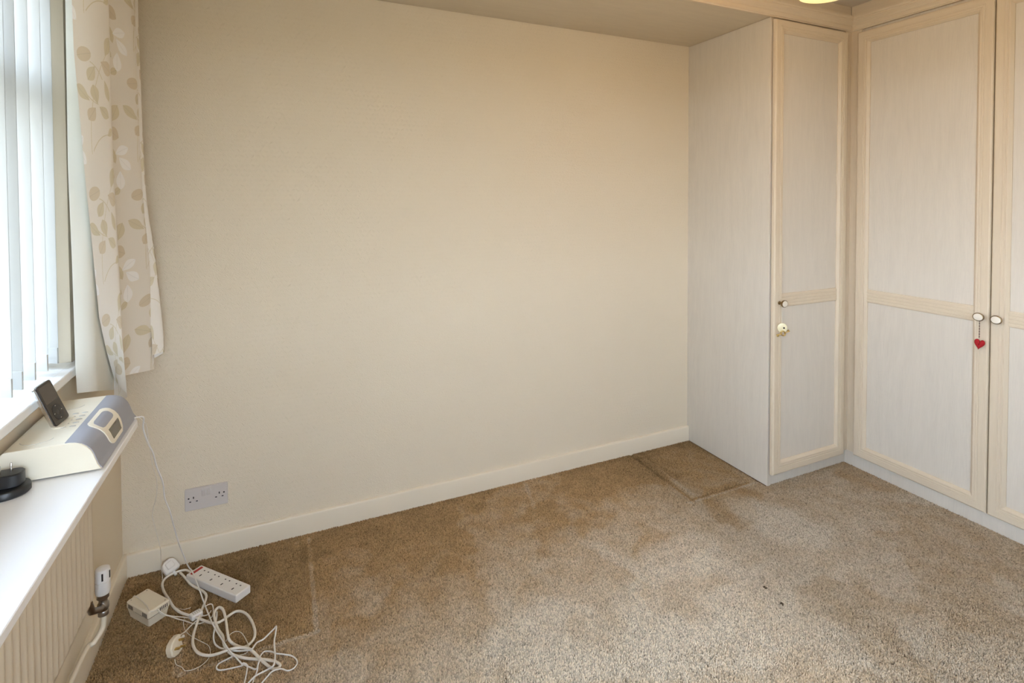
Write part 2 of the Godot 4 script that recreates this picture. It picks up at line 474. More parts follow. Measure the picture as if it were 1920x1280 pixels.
func make_materials() -> void:
	var wv := wood_texture(false)
	var wh := wood_texture(true)
	M.panel = tri_mat(c8(225, 218, 206), wv, Vector3(2.6, 0.55, 2.6), 0.42)
	M.frame_v = tri_mat(c8(226, 212, 189), wv, Vector3(6.0, 0.7, 6.0), 0.42)
	M.frame_h = tri_mat(c8(226, 212, 189), wh, Vector3(0.7, 6.0, 0.7), 0.42)
	M.soffit = tri_mat(c8(222, 211, 190), wh, Vector3(0.5, 3.0, 2.4), 0.5)
	M.wall = mat(c8(226, 213, 190), 0.75, 0.0, 0.25)
	M.wall.heightmap_enabled = true
	M.wall.heightmap_texture = wallpaper_height()
	M.wall.heightmap_scale = 0.15
	M.wall.uv1_triplanar = true
	M.wall.uv1_world_triplanar = true
	M.wall.uv1_scale = Vector3(3.6, 3.6, 3.6)
	M.ceiling = mat(c8(228, 220, 208), 0.9)
	M.gloss = mat(c8(230, 218, 196), 0.28)
	M.radiator = mat(c8(208, 192, 166), 0.35)
	M.plate = mat(c8(206, 198, 192), 0.35)
	M.reveal = mat(c8(226, 213, 190), 0.75, 0.0, 0.25)
	M.shelf = mat(c8(240, 238, 236), 0.3)
	M.sill = mat(c8(240, 240, 238), 0.25)
	M.upvc = mat(c8(238, 240, 240), 0.3)
	M.blind = mat(c8(186, 184, 177), 0.85)
	M.blind.backlight_enabled = true
	M.blind.backlight = Color(0.3, 0.3, 0.29)
	M.glass = mat(Color(0.95, 0.98, 1.0, 0.05), 0.02)
	M.glass.transparency = BaseMaterial3D.TRANSPARENCY_ALPHA
	M.print = mat(Color.WHITE, 0.8)
	M.print.albedo_texture = curtain_texture()
	M.print.backlight_enabled = true
	M.print.backlight = Color(0.4, 0.4, 0.38)
	M.print.cull_mode = BaseMaterial3D.CULL_DISABLED
	M.lining = mat(c8(240, 239, 232), 0.85)
	M.lining.backlight_enabled = true
	M.lining.backlight = Color(0.9, 0.9, 0.88)
	M.white = mat(c8(232, 228, 222), 0.35)
	M.cord = mat(c8(230, 222, 208), 0.4)
	M.cream = mat(c8(238, 229, 208), 0.32)
	M.box_cream = mat(c8(226, 214, 190), 0.45)
	M.mesh_grey = mat(c8(158, 159, 166), 0.6)
	M.button = mat(c8(200, 196, 186), 0.5)
	M.display = mat(c8(88, 82, 66), 0.15)
	M.black = mat(c8(24, 25, 27), 0.4)
	M.slot = mat(c8(34, 30, 28), 0.8)
	M.screen = mat(c8(74, 66, 58), 0.12)
	M.player = mat(c8(48, 43, 40), 0.25)
	M.wheel = mat(c8(30, 28, 27), 0.4)
	M.chrome = mat(c8(206, 204, 200), 0.16, 1.0)
	M.steel = mat(c8(150, 142, 134), 0.3, 1.0)
	M.brass = mat(c8(196, 168, 104), 0.3, 1.0)
	M.old_brass = mat(c8(140, 118, 84), 0.38, 1.0)
	M.pale_brass = mat(c8(240, 232, 196), 0.3, 0.2)
	M.enamel = mat(c8(238, 230, 214), 0.22)
	M.red = mat(c8(168, 14, 26), 0.8)
	M.switch_red = mat(c8(170, 44, 36), 0.3)
	M.bead = mat(c8(78, 44, 36), 0.4)
	M.dark_gap = mat(c8(60, 46, 30), 0.9)
	M.backing = mat(c8(120, 96, 70), 1.0)
	M.debris = mat(c8(70, 56, 36), 0.9)
	M.tuft = mat(Color.WHITE, 0.95, 0.0, 0.15)
	M.tuft.vertex_color_use_as_albedo = true
	M.shade = mat(c8(250, 236, 190), 0.4)
	M.shade.emission_enabled = true
	M.shade.emission = c8(255, 226, 150)
	M.shade.emission_energy_multiplier = 0.9

# ---------------------------------------------------------------- the scene
func _ready() -> void:
	rng.seed = 7
	var cam := Camera3D.new()
	cam.name = "camera"
	cam.position = Vector3(0.5499, 1.4212, 2.4731)
	cam.rotation = Vector3(-0.0246, -0.4382, -0.0024)
	var focal := 1013.32
	var near := 0.05
	cam.set_frustum(near * 1280.0 / focal, Vector2((960.0 - 997.8) / focal, -(640.0 - 397.35) / focal) * near, near, 60.0)
	add_child(cam)
	cam.current = true

	var sky_mat := ProceduralSkyMaterial.new()
	sky_mat.sky_top_color = Color(0.79, 0.88, 0.99)
	sky_mat.sky_horizon_color = Color(0.90, 0.95, 1.0)
	sky_mat.ground_horizon_color = Color(0.62, 0.63, 0.60)
	sky_mat.ground_bottom_color = Color(0.45, 0.45, 0.41)
	sky_mat.sky_curve = 0.2
	sky_mat.energy_multiplier = 1.0
	var env := Environment.new()
	env.background_mode = Environment.BG_SKY
	env.sky = Sky.new()
	env.sky.sky_material = sky_mat
	env.background_energy_multiplier = SKY_ENERGY
	env.tonemap_mode = Environment.TONE_MAPPER_LINEAR
	env.tonemap_exposure = EXPOSURE
	env.sdfgi_enabled = true
	env.ssao_enabled = true
	env.ssil_enabled = true
	var we := WorldEnvironment.new()
	we.name = "world"
	we.environment = env
	add_child(we)

	make_materials()
	build_room()
	build_window()
	build_wardrobes()
	build_radiator()
	build_curtain()
	build_dock()
	build_socket()
	build_cables()
	build_hangings()
	build_lamp()
	build_carpet()

func build_room() -> void:
	var a := Acc.new()
	a.box(Vector3(-0.3, -0.15, -0.15), Vector3(ROOM_X + 0.15, -0.011, ROOM_Z + 0.15))
	struct("floor", a, M.backing)
	a = Acc.new()
	a.box(Vector3(-0.3, CEIL, -0.15), Vector3(ROOM_X + 0.15, CEIL + 0.15, ROOM_Z + 0.15))
	struct("ceiling", a, M.ceiling)
	a = Acc.new()
	a.box(Vector3(-0.3, -0.011, -0.15), Vector3(ROOM_X + 0.15, CEIL, 0.0))
	struct("wall_back", a, M.wall)
	a = Acc.new()
	a.box(Vector3(ROOM_X, -0.011, 0.0), Vector3(ROOM_X + 0.15, CEIL, ROOM_Z))
	struct("wall_right", a, M.wall)
	a = Acc.new()
	var f0 := Vector3(0.15, 0.85, ROOM_Z)
	var f1 := Vector3(1.50, 2.15, ROOM_Z + 0.15)
	a.box(Vector3(-0.3, -0.011, ROOM_Z), Vector3(f0.x, CEIL, f1.z))
	a.box(Vector3(f1.x, -0.011, ROOM_Z), Vector3(ROOM_X + 0.15, CEIL, f1.z))
	a.box(Vector3(f0.x, -0.011, ROOM_Z), Vector3(f1.x, f0.y, f1.z))
	a.box(Vector3(f0.x, f1.y, ROOM_Z), Vector3(f1.x, CEIL, f1.z))
	struct("wall_front", a, M.wall)
	var o := Node3D.new()
	o.name = "added_window_2"  # added, unseen behind the camera, to light the back wall from the front
	o.set_meta("kind", "structure")
	add_child(o)
	for k in 2:
		var x0 := lerpf(f0.x, f1.x, k * 0.5)
		var x1 := lerpf(f0.x, f1.x, k * 0.5 + 0.5)
		a = Acc.new()
		a.rbox(Vector3(x0, f0.y, ROOM_Z + 0.06), Vector3(x1, f0.y + 0.05, ROOM_Z + 0.12), 0.005)
		a.rbox(Vector3(x0, f1.y - 0.05, ROOM_Z + 0.06), Vector3(x1, f1.y, ROOM_Z + 0.12), 0.005)
		a.rbox(Vector3(x0, f0.y + 0.05, ROOM_Z + 0.06), Vector3(x0 + 0.05, f1.y - 0.05, ROOM_Z + 0.12), 0.005)
		a.rbox(Vector3(x1 - 0.05, f0.y + 0.05, ROOM_Z + 0.06), Vector3(x1, f1.y - 0.05, ROOM_Z + 0.12), 0.005)
		put("window_frame", a, M.upvc, o)
		a = Acc.new()
		a.box(Vector3(x0 + 0.05, f0.y + 0.05, ROOM_Z + 0.088), Vector3(x1 - 0.05, f1.y - 0.05, ROOM_Z + 0.092))
		put("pane", a, M.glass, o)
	# the window wall, round its opening
	a = Acc.new()
	var w := -0.28
	a.box(Vector3(w, -0.011, 0), Vector3(0, SILL_Y - 0.024, ROOM_Z))
	a.box(Vector3(w, 2.16, 0), Vector3(0, CEIL, ROOM_Z))
	a.box(Vector3(w, SILL_Y - 0.024, 0), Vector3(0, 2.16, 0.50))
	a.box(Vector3(w, SILL_Y - 0.024, WIN_END), Vector3(0, 2.16, ROOM_Z))
	struct("wall_left", a, M.reveal)
	# skirting with a rounded top
	var prof := [Vector2(0, -0.011), Vector2(0.015, -0.011), Vector2(0.015, SKIRT - 0.006), Vector2(0.0135, SKIRT - 0.002), Vector2(0.010, SKIRT), Vector2(0, SKIRT)]
	a = Acc.new()
	a.extrude(prof, 0.0, ROOM_Z, Basis(Vector3(1, 0, 0), Vector3(0, 1, 0), Vector3(0, 0, 1)))
	struct("baseboard_left", a, M.gloss)
	a = Acc.new()
	a.extrude(prof, 0.015, WARD_X, Basis(Vector3(0, 0, 1), Vector3(0, 1, 0), Vector3(1, 0, 0)))
	struct("baseboard_back", a, M.gloss)

func build_window() -> void:
	var o := Node3D.new()
	o.name = "window_1"
	o.set_meta("kind", "structure")
	add_child(o)
	var z0 := 0.50
	var z1 := WIN_END
	var y0 := SILL_Y
	var y1 := 2.16
	var xf := -0.19
	var xb := -0.13
	var a := Acc.new()
	var fw := 0.055
	a.rbox(Vector3(xf, y0, z0), Vector3(xb, y0 + fw, z1), 0.006)
	a.rbox(Vector3(xf, y1 - fw, z0), Vector3(xb, y1, z1), 0.006)
	a.rbox(Vector3(xf, y0 + fw, z0), Vector3(xb, y1 - fw, z0 + fw), 0.006)
	a.rbox(Vector3(xf, y0 + fw, z1 - fw), Vector3(xb, y1 - fw, z1), 0.006)
	put("window_frame", a, M.upvc, o)
	for z in [1.5, 2.3]:
		a = Acc.new()
		a.rbox(Vector3(xf, y0 + fw, z - 0.035), Vector3(xb, y1 - fw, z + 0.035), 0.006)
		put("mullion", a, M.upvc, o)
	var edges := [z0 + fw, 1.465, 1.535, 2.265, 2.335, z1 - fw]
	for k in 3:
		a = Acc.new()
		a.rbox(Vector3(xf, 1.70, edges[2 * k]), Vector3(xb, 1.77, edges[2 * k + 1]), 0.006)
		put("transom", a, M.upvc, o)
		for pane in [[y0 + fw, 1.70], [1.77, y1 - fw]]:
			a = Acc.new()
			a.box(Vector3(-0.162, pane[0], edges[2 * k]), Vector3(-0.158, pane[1], edges[2 * k + 1]))
			put("pane", a, M.glass, o)
	a = Acc.new()
	a.rbox(Vector3(-0.13, SILL_Y - 0.024, 0.505), Vector3(0.004, SILL_Y, z1 - 0.005), 0.0005)
	a.rbox(Vector3(0.0008, SILL_Y - 0.024, 0.44), Vector3(0.030, SILL_Y, z1 + 0.05), 0.004)
	put("window_sill", a, M.sill, o)

	# vertical blind: 89 mm fabric slats half turned, hung just inside the reveal
	var b := thing("vertical_blind", "white vertical blind of turned fabric slats hanging in the window recess", "blind", Vector3(0, SILL_Y, z0))
	a = Acc.new()
	a.rbox(Vector3(-0.065, 2.125 - SILL_Y, 0.01), Vector3(-0.025, 2.158 - SILL_Y, z1 - z0 - 0.01), 0.003)
	put("headrail", a, M.upvc, b)
	var spots := [0.582, 0.655, 0.734, 0.808, 0.865]
	while spots[spots.size() - 1] < BLIND_END:
		spots.append(spots[spots.size() - 1] + 0.0775)
	var slat := Acc.new()
	var pocket := Acc.new()
	var turn := Basis(Vector3(0.906, 0, 0.423), Vector3.UP, Vector3(-0.423, 0, 0.906))
	var rows := []
	var back := []
	for y in [0.018, 0.3, 0.7, 1.17]:
		var line := []
		var lb := []
		for k in 7:
			var s := k / 6.0 * 2.0 - 1.0
			line.append(turn * Vector3(0.0445 * s, y, 0.0015 * (1.0 - s * s) + 0.0005))
			lb.append(turn * Vector3(0.0445 * s, y, 0.0015 * (1.0 - s * s) - 0.0005))
		rows.append(line)
		back.append(lb)
	slat.grid(rows, [], false)
	slat.grid(back, [], true)
	pocket.rbox(Vector3(-0.0445, 0.018, -0.0014), Vector3(0.0445, 0.062, 0.0032), 0.0012, turn)
	var ms := slat.mesh()
	var mp := pocket.mesh()
	for z in spots:
		var s := put("slat", ms, M.blind, b, Vector3(-0.045, 0, z - z0 - 0.019))
		put("weight_pocket", mp, M.blind, s)

# one frame member with its moulding, mitred at both ends. It runs along local x from 0 to length; local y points to the middle of the door, local z to the room.
func moulding(length: float, width: float, basis: Basis, origin: Vector3) -> Acc:
	var p := [Vector2(0, 0), Vector2(0, 0.014), Vector2(0.0025, 0.0185), Vector2(0.0065, 0.0205), Vector2(width * 0.50, 0.0205), Vector2(width * 0.52, 0.0190), Vector2(width * 0.56, 0.0190),
		Vector2(width * 0.58, 0.0202), Vector2(width * 0.68, 0.0202), Vector2(width * 0.70, 0.0186), Vector2(width * 0.74, 0.0186), Vector2(width * 0.78, 0.0196), Vector2(width * 0.84, 0.0190), Vector2(width * 0.95, 0.0125), Vector2(width, 0.0095), Vector2(width, 0)]
	var a := Acc.new()
	for i in p.size() - 1:
		var q: Vector2 = p[i]
		var r: Vector2 = p[i + 1]
		var d := (r - q).normalized()
		a.quad(basis * Vector3(q.x, q.x, q.y) + origin, basis * Vector3(length - q.x, q.x, q.y) + origin, basis * Vector3(length - r.x, r.x, r.y) + origin, basis * Vector3(r.x, r.x, r.y) + origin, basis * Vector3(0, -d.y, d.x))
	# back face
	a.quad(basis * Vector3(0, 0, 0) + origin, basis * Vector3(length, 0, 0) + origin, basis * Vector3(length - width, width, 0) + origin, basis * Vector3(width, width, 0) + origin, basis * Vector3(0, 0, -1))
	return a

# door in local axes: x along its width, y up, z to the room
func door(parent: Node3D, w: float, h: float, basis: Basis, origin: Vector3, knob: Vector2, mid_lo: float, mid_hi: float, knob_out := 0.024) -> Node3D:
	var d := Node3D.new()
	d.name = numbered("door", parent)
	d.transform = Transform3D(basis, origin)
	parent.add_child(d, true)
	var fw := 0.062
	var a := Acc.new()
	a.box(Vector3(fw - 0.006, fw - 0.006, 0.001), Vector3(w - fw + 0.006, h - fw + 0.006, 0.0045))
	put("panel", a, M.panel, d)
	for s in 2:
		var ba := Basis(Vector3(0, 1, 0), Vector3(1, 0, 0) * (1 if s == 0 else -1), Vector3(0, 0, 1))
		put("stile", moulding(h, fw, ba, Vector3(0 if s == 0 else w, 0, 0)), M.frame_v, d)
	for s in 2:
		var ba := Basis(Vector3(1, 0, 0), Vector3(0, 1, 0) * (1 if s == 0 else -1), Vector3(0, 0, 1))
		put("rail", moulding(w, fw, ba, Vector3(0, 0 if s == 0 else h, 0)), M.frame_h, d)
	a = Acc.new()
	var mp := [Vector2(mid_lo, 0.002), Vector2(mid_lo, 0.0085), Vector2(mid_lo + 0.003, 0.0105)]
	for k in 4:
		var y0 := lerpf(mid_lo + 0.006, mid_hi - 0.016, k / 3.0)
		mp.append_array([Vector2(y0, 0.0118), Vector2(y0 + 0.007, 0.0118), Vector2(y0 + 0.009, 0.0105), Vector2(y0 + 0.0105, 0.0105)])
	mp.append_array([Vector2(mid_hi - 0.002, 0.0095), Vector2(mid_hi, 0.002)])
	for i in mp.size() - 1:
		var e: Vector2 = (mp[i + 1] - mp[i]).normalized()
		a.quad(Vector3(fw - 0.004, mp[i].x, mp[i].y), Vector3(w - fw + 0.004, mp[i].x, mp[i].y), Vector3(w - fw + 0.004, mp[i + 1].x, mp[i + 1].y), Vector3(fw - 0.004, mp[i + 1].x, mp[i + 1].y), Vector3(0, -e.y, e.x))
	put("middle_rail", a, M.frame_h, d)
	# oval knob: brass stalk and rim round a cream face
	var kb := Basis(Vector3(1.18, 0, 0), Vector3(0, 0, 1), Vector3(0, 1, 0))
	var ko := Vector3(knob.x, knob.y, 0.020)
	a = Acc.new()
	a.lathe([Vector2(0, 0), Vector2(0.0085, 0), Vector2(0.009, 0.002), Vector2(0.0055, 0.004), Vector2(0.005, knob_out - 0.010), Vector2(0.009, knob_out - 0.007), Vector2(0.0165, knob_out - 0.004), Vector2(0.018, knob_out), Vector2(0.0175, knob_out + 0.003), Vector2(0.0155, knob_out + 0.004), Vector2(0.015, knob_out + 0.002), Vector2(0, knob_out + 0.002)], 24, kb, ko)
	put("knob", a, M.old_brass, d).set_meta("label", "oval brass knob with cream face")
	a = Acc.new()
	a.lathe([Vector2(0.0152, knob_out + 0.0018), Vector2(0.0145, knob_out + 0.0045), Vector2(0.010, knob_out + 0.0058), Vector2(0, knob_out + 0.0062)], 24, kb, ko)
	put("knob_face", a, M.enamel, d)
	return d

func build_wardrobes() -> void:
	# --- narrow wardrobe against the back wall
	var base := Vector3(WARD_X, 0, 0)
	var w := thing("narrow_wardrobe", "tall narrow limed-wood wardrobe against the back wall, one knob with keys", "wardrobe", base)
	var a := Acc.new()
	a.rbox(Vector3(0, 0.0, 0.016), Vector3(0.018, SOFFIT - 0.001, WARD_Z), 0.0012)
	a.box(Vector3(0, SKIRT + 0.001, 0.0), Vector3(0.018, SOFFIT - 0.001, 0.0165))
	put("side_panel", a, M.panel, w)
	a = Acc.new()
	a.box(Vector3(0.0185, 0.07, 0.003), Vector3(0.56, 0.088, 0.575))
	a.box(Vector3(0.0185, SOFFIT - 0.02, 0.003), Vector3(0.56, SOFFIT - 0.002, 0.575))
	a.box(Vector3(0.0185, 0.088, 0.003), Vector3(0.56, SOFFIT - 0.02, 0.009))
	put("carcass", a, M.panel, w)
	a = Acc.new()
	a.box(Vector3(0.0185, -0.004, 0.555), Vector3(0.590, 0.0695, 0.572))
	put("plinth", a, M.panel, w)
	a = Acc.new()
	a.box(Vector3(0.536, 0.0697, 0.572), Vector3(0.590, SOFFIT - 0.002, 0.587))
	put("filler_strip", a, M.frame_v, w)
	door(w, 0.526, 2.219, Basis(), Vector3(0.004, 0.063, 0.5885), Vector2(0.034, 0.848), 0.822, 0.890, 0.030)

	# --- double wardrobe along the right
	base = Vector3(3.305, 0, 0.59)
	w = thing("double_wardrobe", "limed-wood double wardrobe along the right with a red heart on one door", "wardrobe", base)
	var turn := Basis(Vector3(0, 0, 1), Vector3(0, 1, 0), Vector3(-1, 0, 0))
	a = Acc.new()
	var L := 1.27
	a.box(Vector3(0.003, 0.07, 0.003), Vector3(0.60, 0.088, L))
	a.box(Vector3(0.003, SOFFIT - 0.02, 0.003), Vector3(0.60, SOFFIT - 0.002, L))
	a.box(Vector3(0.594, 0.088, 0.003), Vector3(0.60, SOFFIT - 0.02, L))
	a.box(Vector3(0.003, 0.088, L - 0.018), Vector3(0.594, SOFFIT - 0.02, L))
	a.box(Vector3(0.003, 0.088, 0.003), Vector3(0.594, SOFFIT - 0.02, 0.021))
	put("carcass", a, M.panel, w)
	a = Acc.new()
	a.box(Vector3(-0.007, -0.004, -0.0165), Vector3(0.010, 0.0695, L))
	put("plinth", a, M.panel, w)
	a = Acc.new()
	a.box(Vector3(-0.005, 0.0697, -0.003), Vector3(0.0028, SOFFIT - 0.002, 0.052))
	put("filler_strip", a, M.frame_v, w)
	# doors: local x runs along world z
	door(w, 0.593, 2.212, turn, Vector3(-0.0065, 0.065, 0.043), Vector2(0.566, 0.846), 0.818, 0.886)
	door(w, 0.593, 2.212, turn, Vector3(-0.0065, 0.065, 0.6405), Vector2(0.032, 0.846), 0.818, 0.886)
	a = Acc.new()
	a.box(Vector3(0.0005, 0.09, 0.60), Vector3(0.0025, 2.27, 0.68))  # dark strip standing in for the shade in the gap between the doors
	put("gap_shade_strip", a, M.dark_gap, w)

	# --- bridging shelf over the back wall, and the cornices
	a = Acc.new()
	a.rbox(Vector3(0.003, SOFFIT, 0.002), Vector3(WARD_X + 0.59, SOFFIT + 0.018, WARD_Z - 0.002), 0.001)
	tag(put("bridging_shelf", a, M.soffit), "pale wood bridging panel overhead along the top of the back wall", "shelf")
	var prof := [Vector2(0, 0), Vector2(0.012, 0), Vector2(0.014, 0.004), Vector2(0.017, 0.006), Vector2(0.0175, 0.024), Vector2(0.021, 0.027), Vector2(0.024, 0.033), Vector2(0.031, 0.041), Vector2(0.036, 0.047), Vector2(0.036, 0.053), Vector2(0.040, 0.055), Vector2(0.043, 0.060), Vector2(0.043, 0.070), Vector2(0, 0.070)]
	var k := thing("cornice", "pale wood cornice moulding over the bridging panel and narrow wardrobe", "cornice", Vector3(0, SOFFIT - 0.004, 0))
	put("moulding", cornice(prof, [Vector3(0.003, 0, WARD_Z), Vector3(3.305, 0, WARD_Z)], Vector3(0, 0, 1), 0.0, 1.0), M.frame_h, k)
	a = Acc.new()
	a.box(Vector3(0.003, 0.022, WARD_Z - 0.018), Vector3(3.3055, CEIL - SOFFIT + 0.003, WARD_Z - 0.001))
	put("scribe_board", a, M.frame_h, k)
	k = thing("cornice", "pale wood cornice moulding over the double wardrobe on the right", "cornice", Vector3(0, SOFFIT - 0.004, 0))
	put("moulding", cornice(prof, [Vector3(3.305, 0, WARD_Z), Vector3(3.305, 0, 1.88)], Vector3(-1, 0, 0), 1.0, 0.0), M.frame_h, k)
	a = Acc.new()
	a.box(Vector3(3.306, 0.003, WARD_Z + 0.001), Vector3(3.325, CEIL - SOFFIT + 0.003, 1.86))
	put("scribe_board", a, M.frame_h, k)

# a cornice run between two points; the profile's x goes along «out», its y up. Inner mitres shorten the run by the profile's depth.
func cornice(prof: Array, ends: Array, out: Vector3, mitre_a: float, mitre_b: float) -> Acc:
	var a := Acc.new()
	var d: Vector3 = (ends[1] - ends[0]).normalized()
	for i in prof.size():
		var p: Vector2 = prof[i]
		var q: Vector2 = prof[(i + 1) % prof.size()]
		var e := (q - p).normalized()
		var nn := out * e.y - Vector3.UP * e.x
		a.quad(ends[0] + out * p.x + Vector3.UP * p.y + d * p.x * mitre_a, ends[1] + out * p.x + Vector3.UP * p.y - d * p.x * mitre_b, ends[1] + out * q.x + Vector3.UP * q.y - d * q.x * mitre_b, ends[0] + out * q.x + Vector3.UP * q.y + d * q.x * mitre_a, nn)
	var tris := Geometry2D.triangulate_polygon(PackedVector2Array(prof))
	for s in 2:
		if (mitre_a if s == 0 else mitre_b) > 0.0:
			continue
		for k in range(0, tris.size(), 3):
			var ps := []
			for m in 3:
				ps.append(ends[s] + out * prof[tris[k + m]].x + Vector3.UP * prof[tris[k + m]].y)
			a.tri(ps[0], ps[1], ps[2], d * (s * 2.0 - 1.0), d * (s * 2.0 - 1.0), d * (s * 2.0 - 1.0))
	return a

func build_radiator() -> void:
	var y0 := 0.243
	var y1 := 0.735
	var z0 := 0.536
	var z1 := 1.752
	var r := thing("radiator", "cream ribbed panel radiator under the white shelf on the window wall", "radiator", Vector3(0.0, y0, z0))
	var a := Acc.new()
	var h := y1 - y0
	var rows := []
	for q in [[0.0, 0.026], [0.001, 0.034], [0.006, 0.042], [0.014, 0.0445], [0.022, 0.044], [0.027, 0.045], [0.034, 0.053], [0.045, 0.058], [h * 0.5, 0.058], [h - 0.045, 0.058], [h - 0.034, 0.053], [h - 0.025, 0.045], [h - 0.014, 0.0445], [h - 0.005, 0.041], [h, 0.028]]:
		var line := []
		var n := 36 * 8
		for k in n + 1:
			var z := (z1 - z0) * k / n
			var wave := 0.5 + 0.5 * cos(TAU * k / 8.0)
			var inner := clampf((q[1] - 0.045) / 0.013, 0.0, 1.0)
			var edge := clampf(minf(z, z1 - z0 - z) / 0.012, 0.0, 1.0)
			line.append(Vector3(0.024 + (q[1] - 0.024 - 0.012 * (1.0 - pow(wave, 0.7)) * inner) * sqrt(edge * (2.0 - edge)), q[0], z))
		rows.append(line)
	a.grid(rows, [], true)
	a.rbox(Vector3(0.022, 0.002, 0.0), Vector3(0.027, h - 0.002, z1 - z0), 0.001)
	put("panel", a, M.radiator, r)
	for z in [0.14, 1.06]:
		a = Acc.new()
		a.box(Vector3(0.0005, 0.05, z), Vector3(0.022, h - 0.05, z + 0.03))
		put("wall_bracket", a, M.radiator, r)
	# thermostatic valve beside the near lower corner
	var vz := -0.050
	var vx := 0.058
	a = Acc.new()
	a.lathe([Vector2(0, 0.085), Vector2(0.012, 0.0845), Vector2(0.0175, 0.081), Vector2(0.019, 0.074), Vector2(0.019, 0.046), Vector2(0.0178, 0.0455), Vector2(0.0178, 0.044), Vector2(0.0192, 0.0435), Vector2(0.0192, 0.015), Vector2(0.017, 0.006), Vector2(0, 0.006)].map(func(p): return Vector2(p.x, p.y)), 20, Basis(), Vector3(vx, -0.005, vz))
	put("valve_head", a, M.white, r).set_meta("label", "white thermostat head")
	a = Acc.new()
	for k in [0, 1]:
		var an: float = 0.9 + k * 1.1
		a.box(Vector3(-0.0022, 0.052, 0.0186), Vector3(0.0022, 0.074, 0.0196), Basis(Vector3.UP, an - 0.7), Vector3(vx, -0.005, vz))
	put("valve_slot", a, M.slot, r)
	a = Acc.new()
	a.lathe([Vector2(0, 0.002), Vector2(0.015, 0.002), Vector2(0.0155, -0.010), Vector2(0.011, -0.014), Vector2(0.011, -0.024), Vector2(0.0145, -0.028), Vector2(0.015, -0.040), Vector2(0.012, -0.048), Vector2(0.0135, -0.05), Vector2(0.0135, -0.062), Vector2(0.008, -0.064), Vector2(0, -0.064)], 16, Basis(), Vector3(vx, -0.002, vz))
	a.tube([Vector3(vx, -0.034, vz), Vector3(vx - 0.004, -0.034, vz + 0.022), Vector3(vx - 0.016, -0.02, vz + 0.044), Vector3(0.038, 0.012, 0.004)], 0.0095, 12)
	put("valve_body", a, M.steel, r).set_meta("label", "dark chrome valve body")
	a = Acc.new()
	a.tube(smooth([Vector3(vx, -0.060, vz), Vector3(vx, -0.085, vz), Vector3(vx - 0.003, -0.105, vz + 0.006), Vector3(vx - 0.016, -0.120, vz + 0.035), Vector3(vx - 0.032, -0.126, vz + 0.075), Vector3(vx - 0.036, -0.127, vz + 0.5)], 4), 0.0075, 10)
	put("pipe", a, M.gloss, r)

	# white shelf over the radiator, its free corner rounded
	a = Acc.new()
	var o := []
	for k in 9:
		var q := -PI / 2 + PI / 2 * k / 8.0
		o.append(Vector2(0.194 - 0.03 + 0.03 * cos(q), 0.668 + 0.03 + 0.03 * sin(q)))
	o.append_array([Vector2(0.194, 1.80), Vector2(0.0005, 1.80), Vector2(0.0005, 0.668)])
	a.extrude(o, -SHELF_Y, -SHELF_Y + 0.018, Basis(Vector3(1, 0, 0), Vector3(0, 0, 1), Vector3(0, -1, 0)), Vector3.ZERO, 0.0015)
	tag(put("radiator_shelf", a, M.shelf), "long white shelf with a rounded corner above the radiator", "shelf")

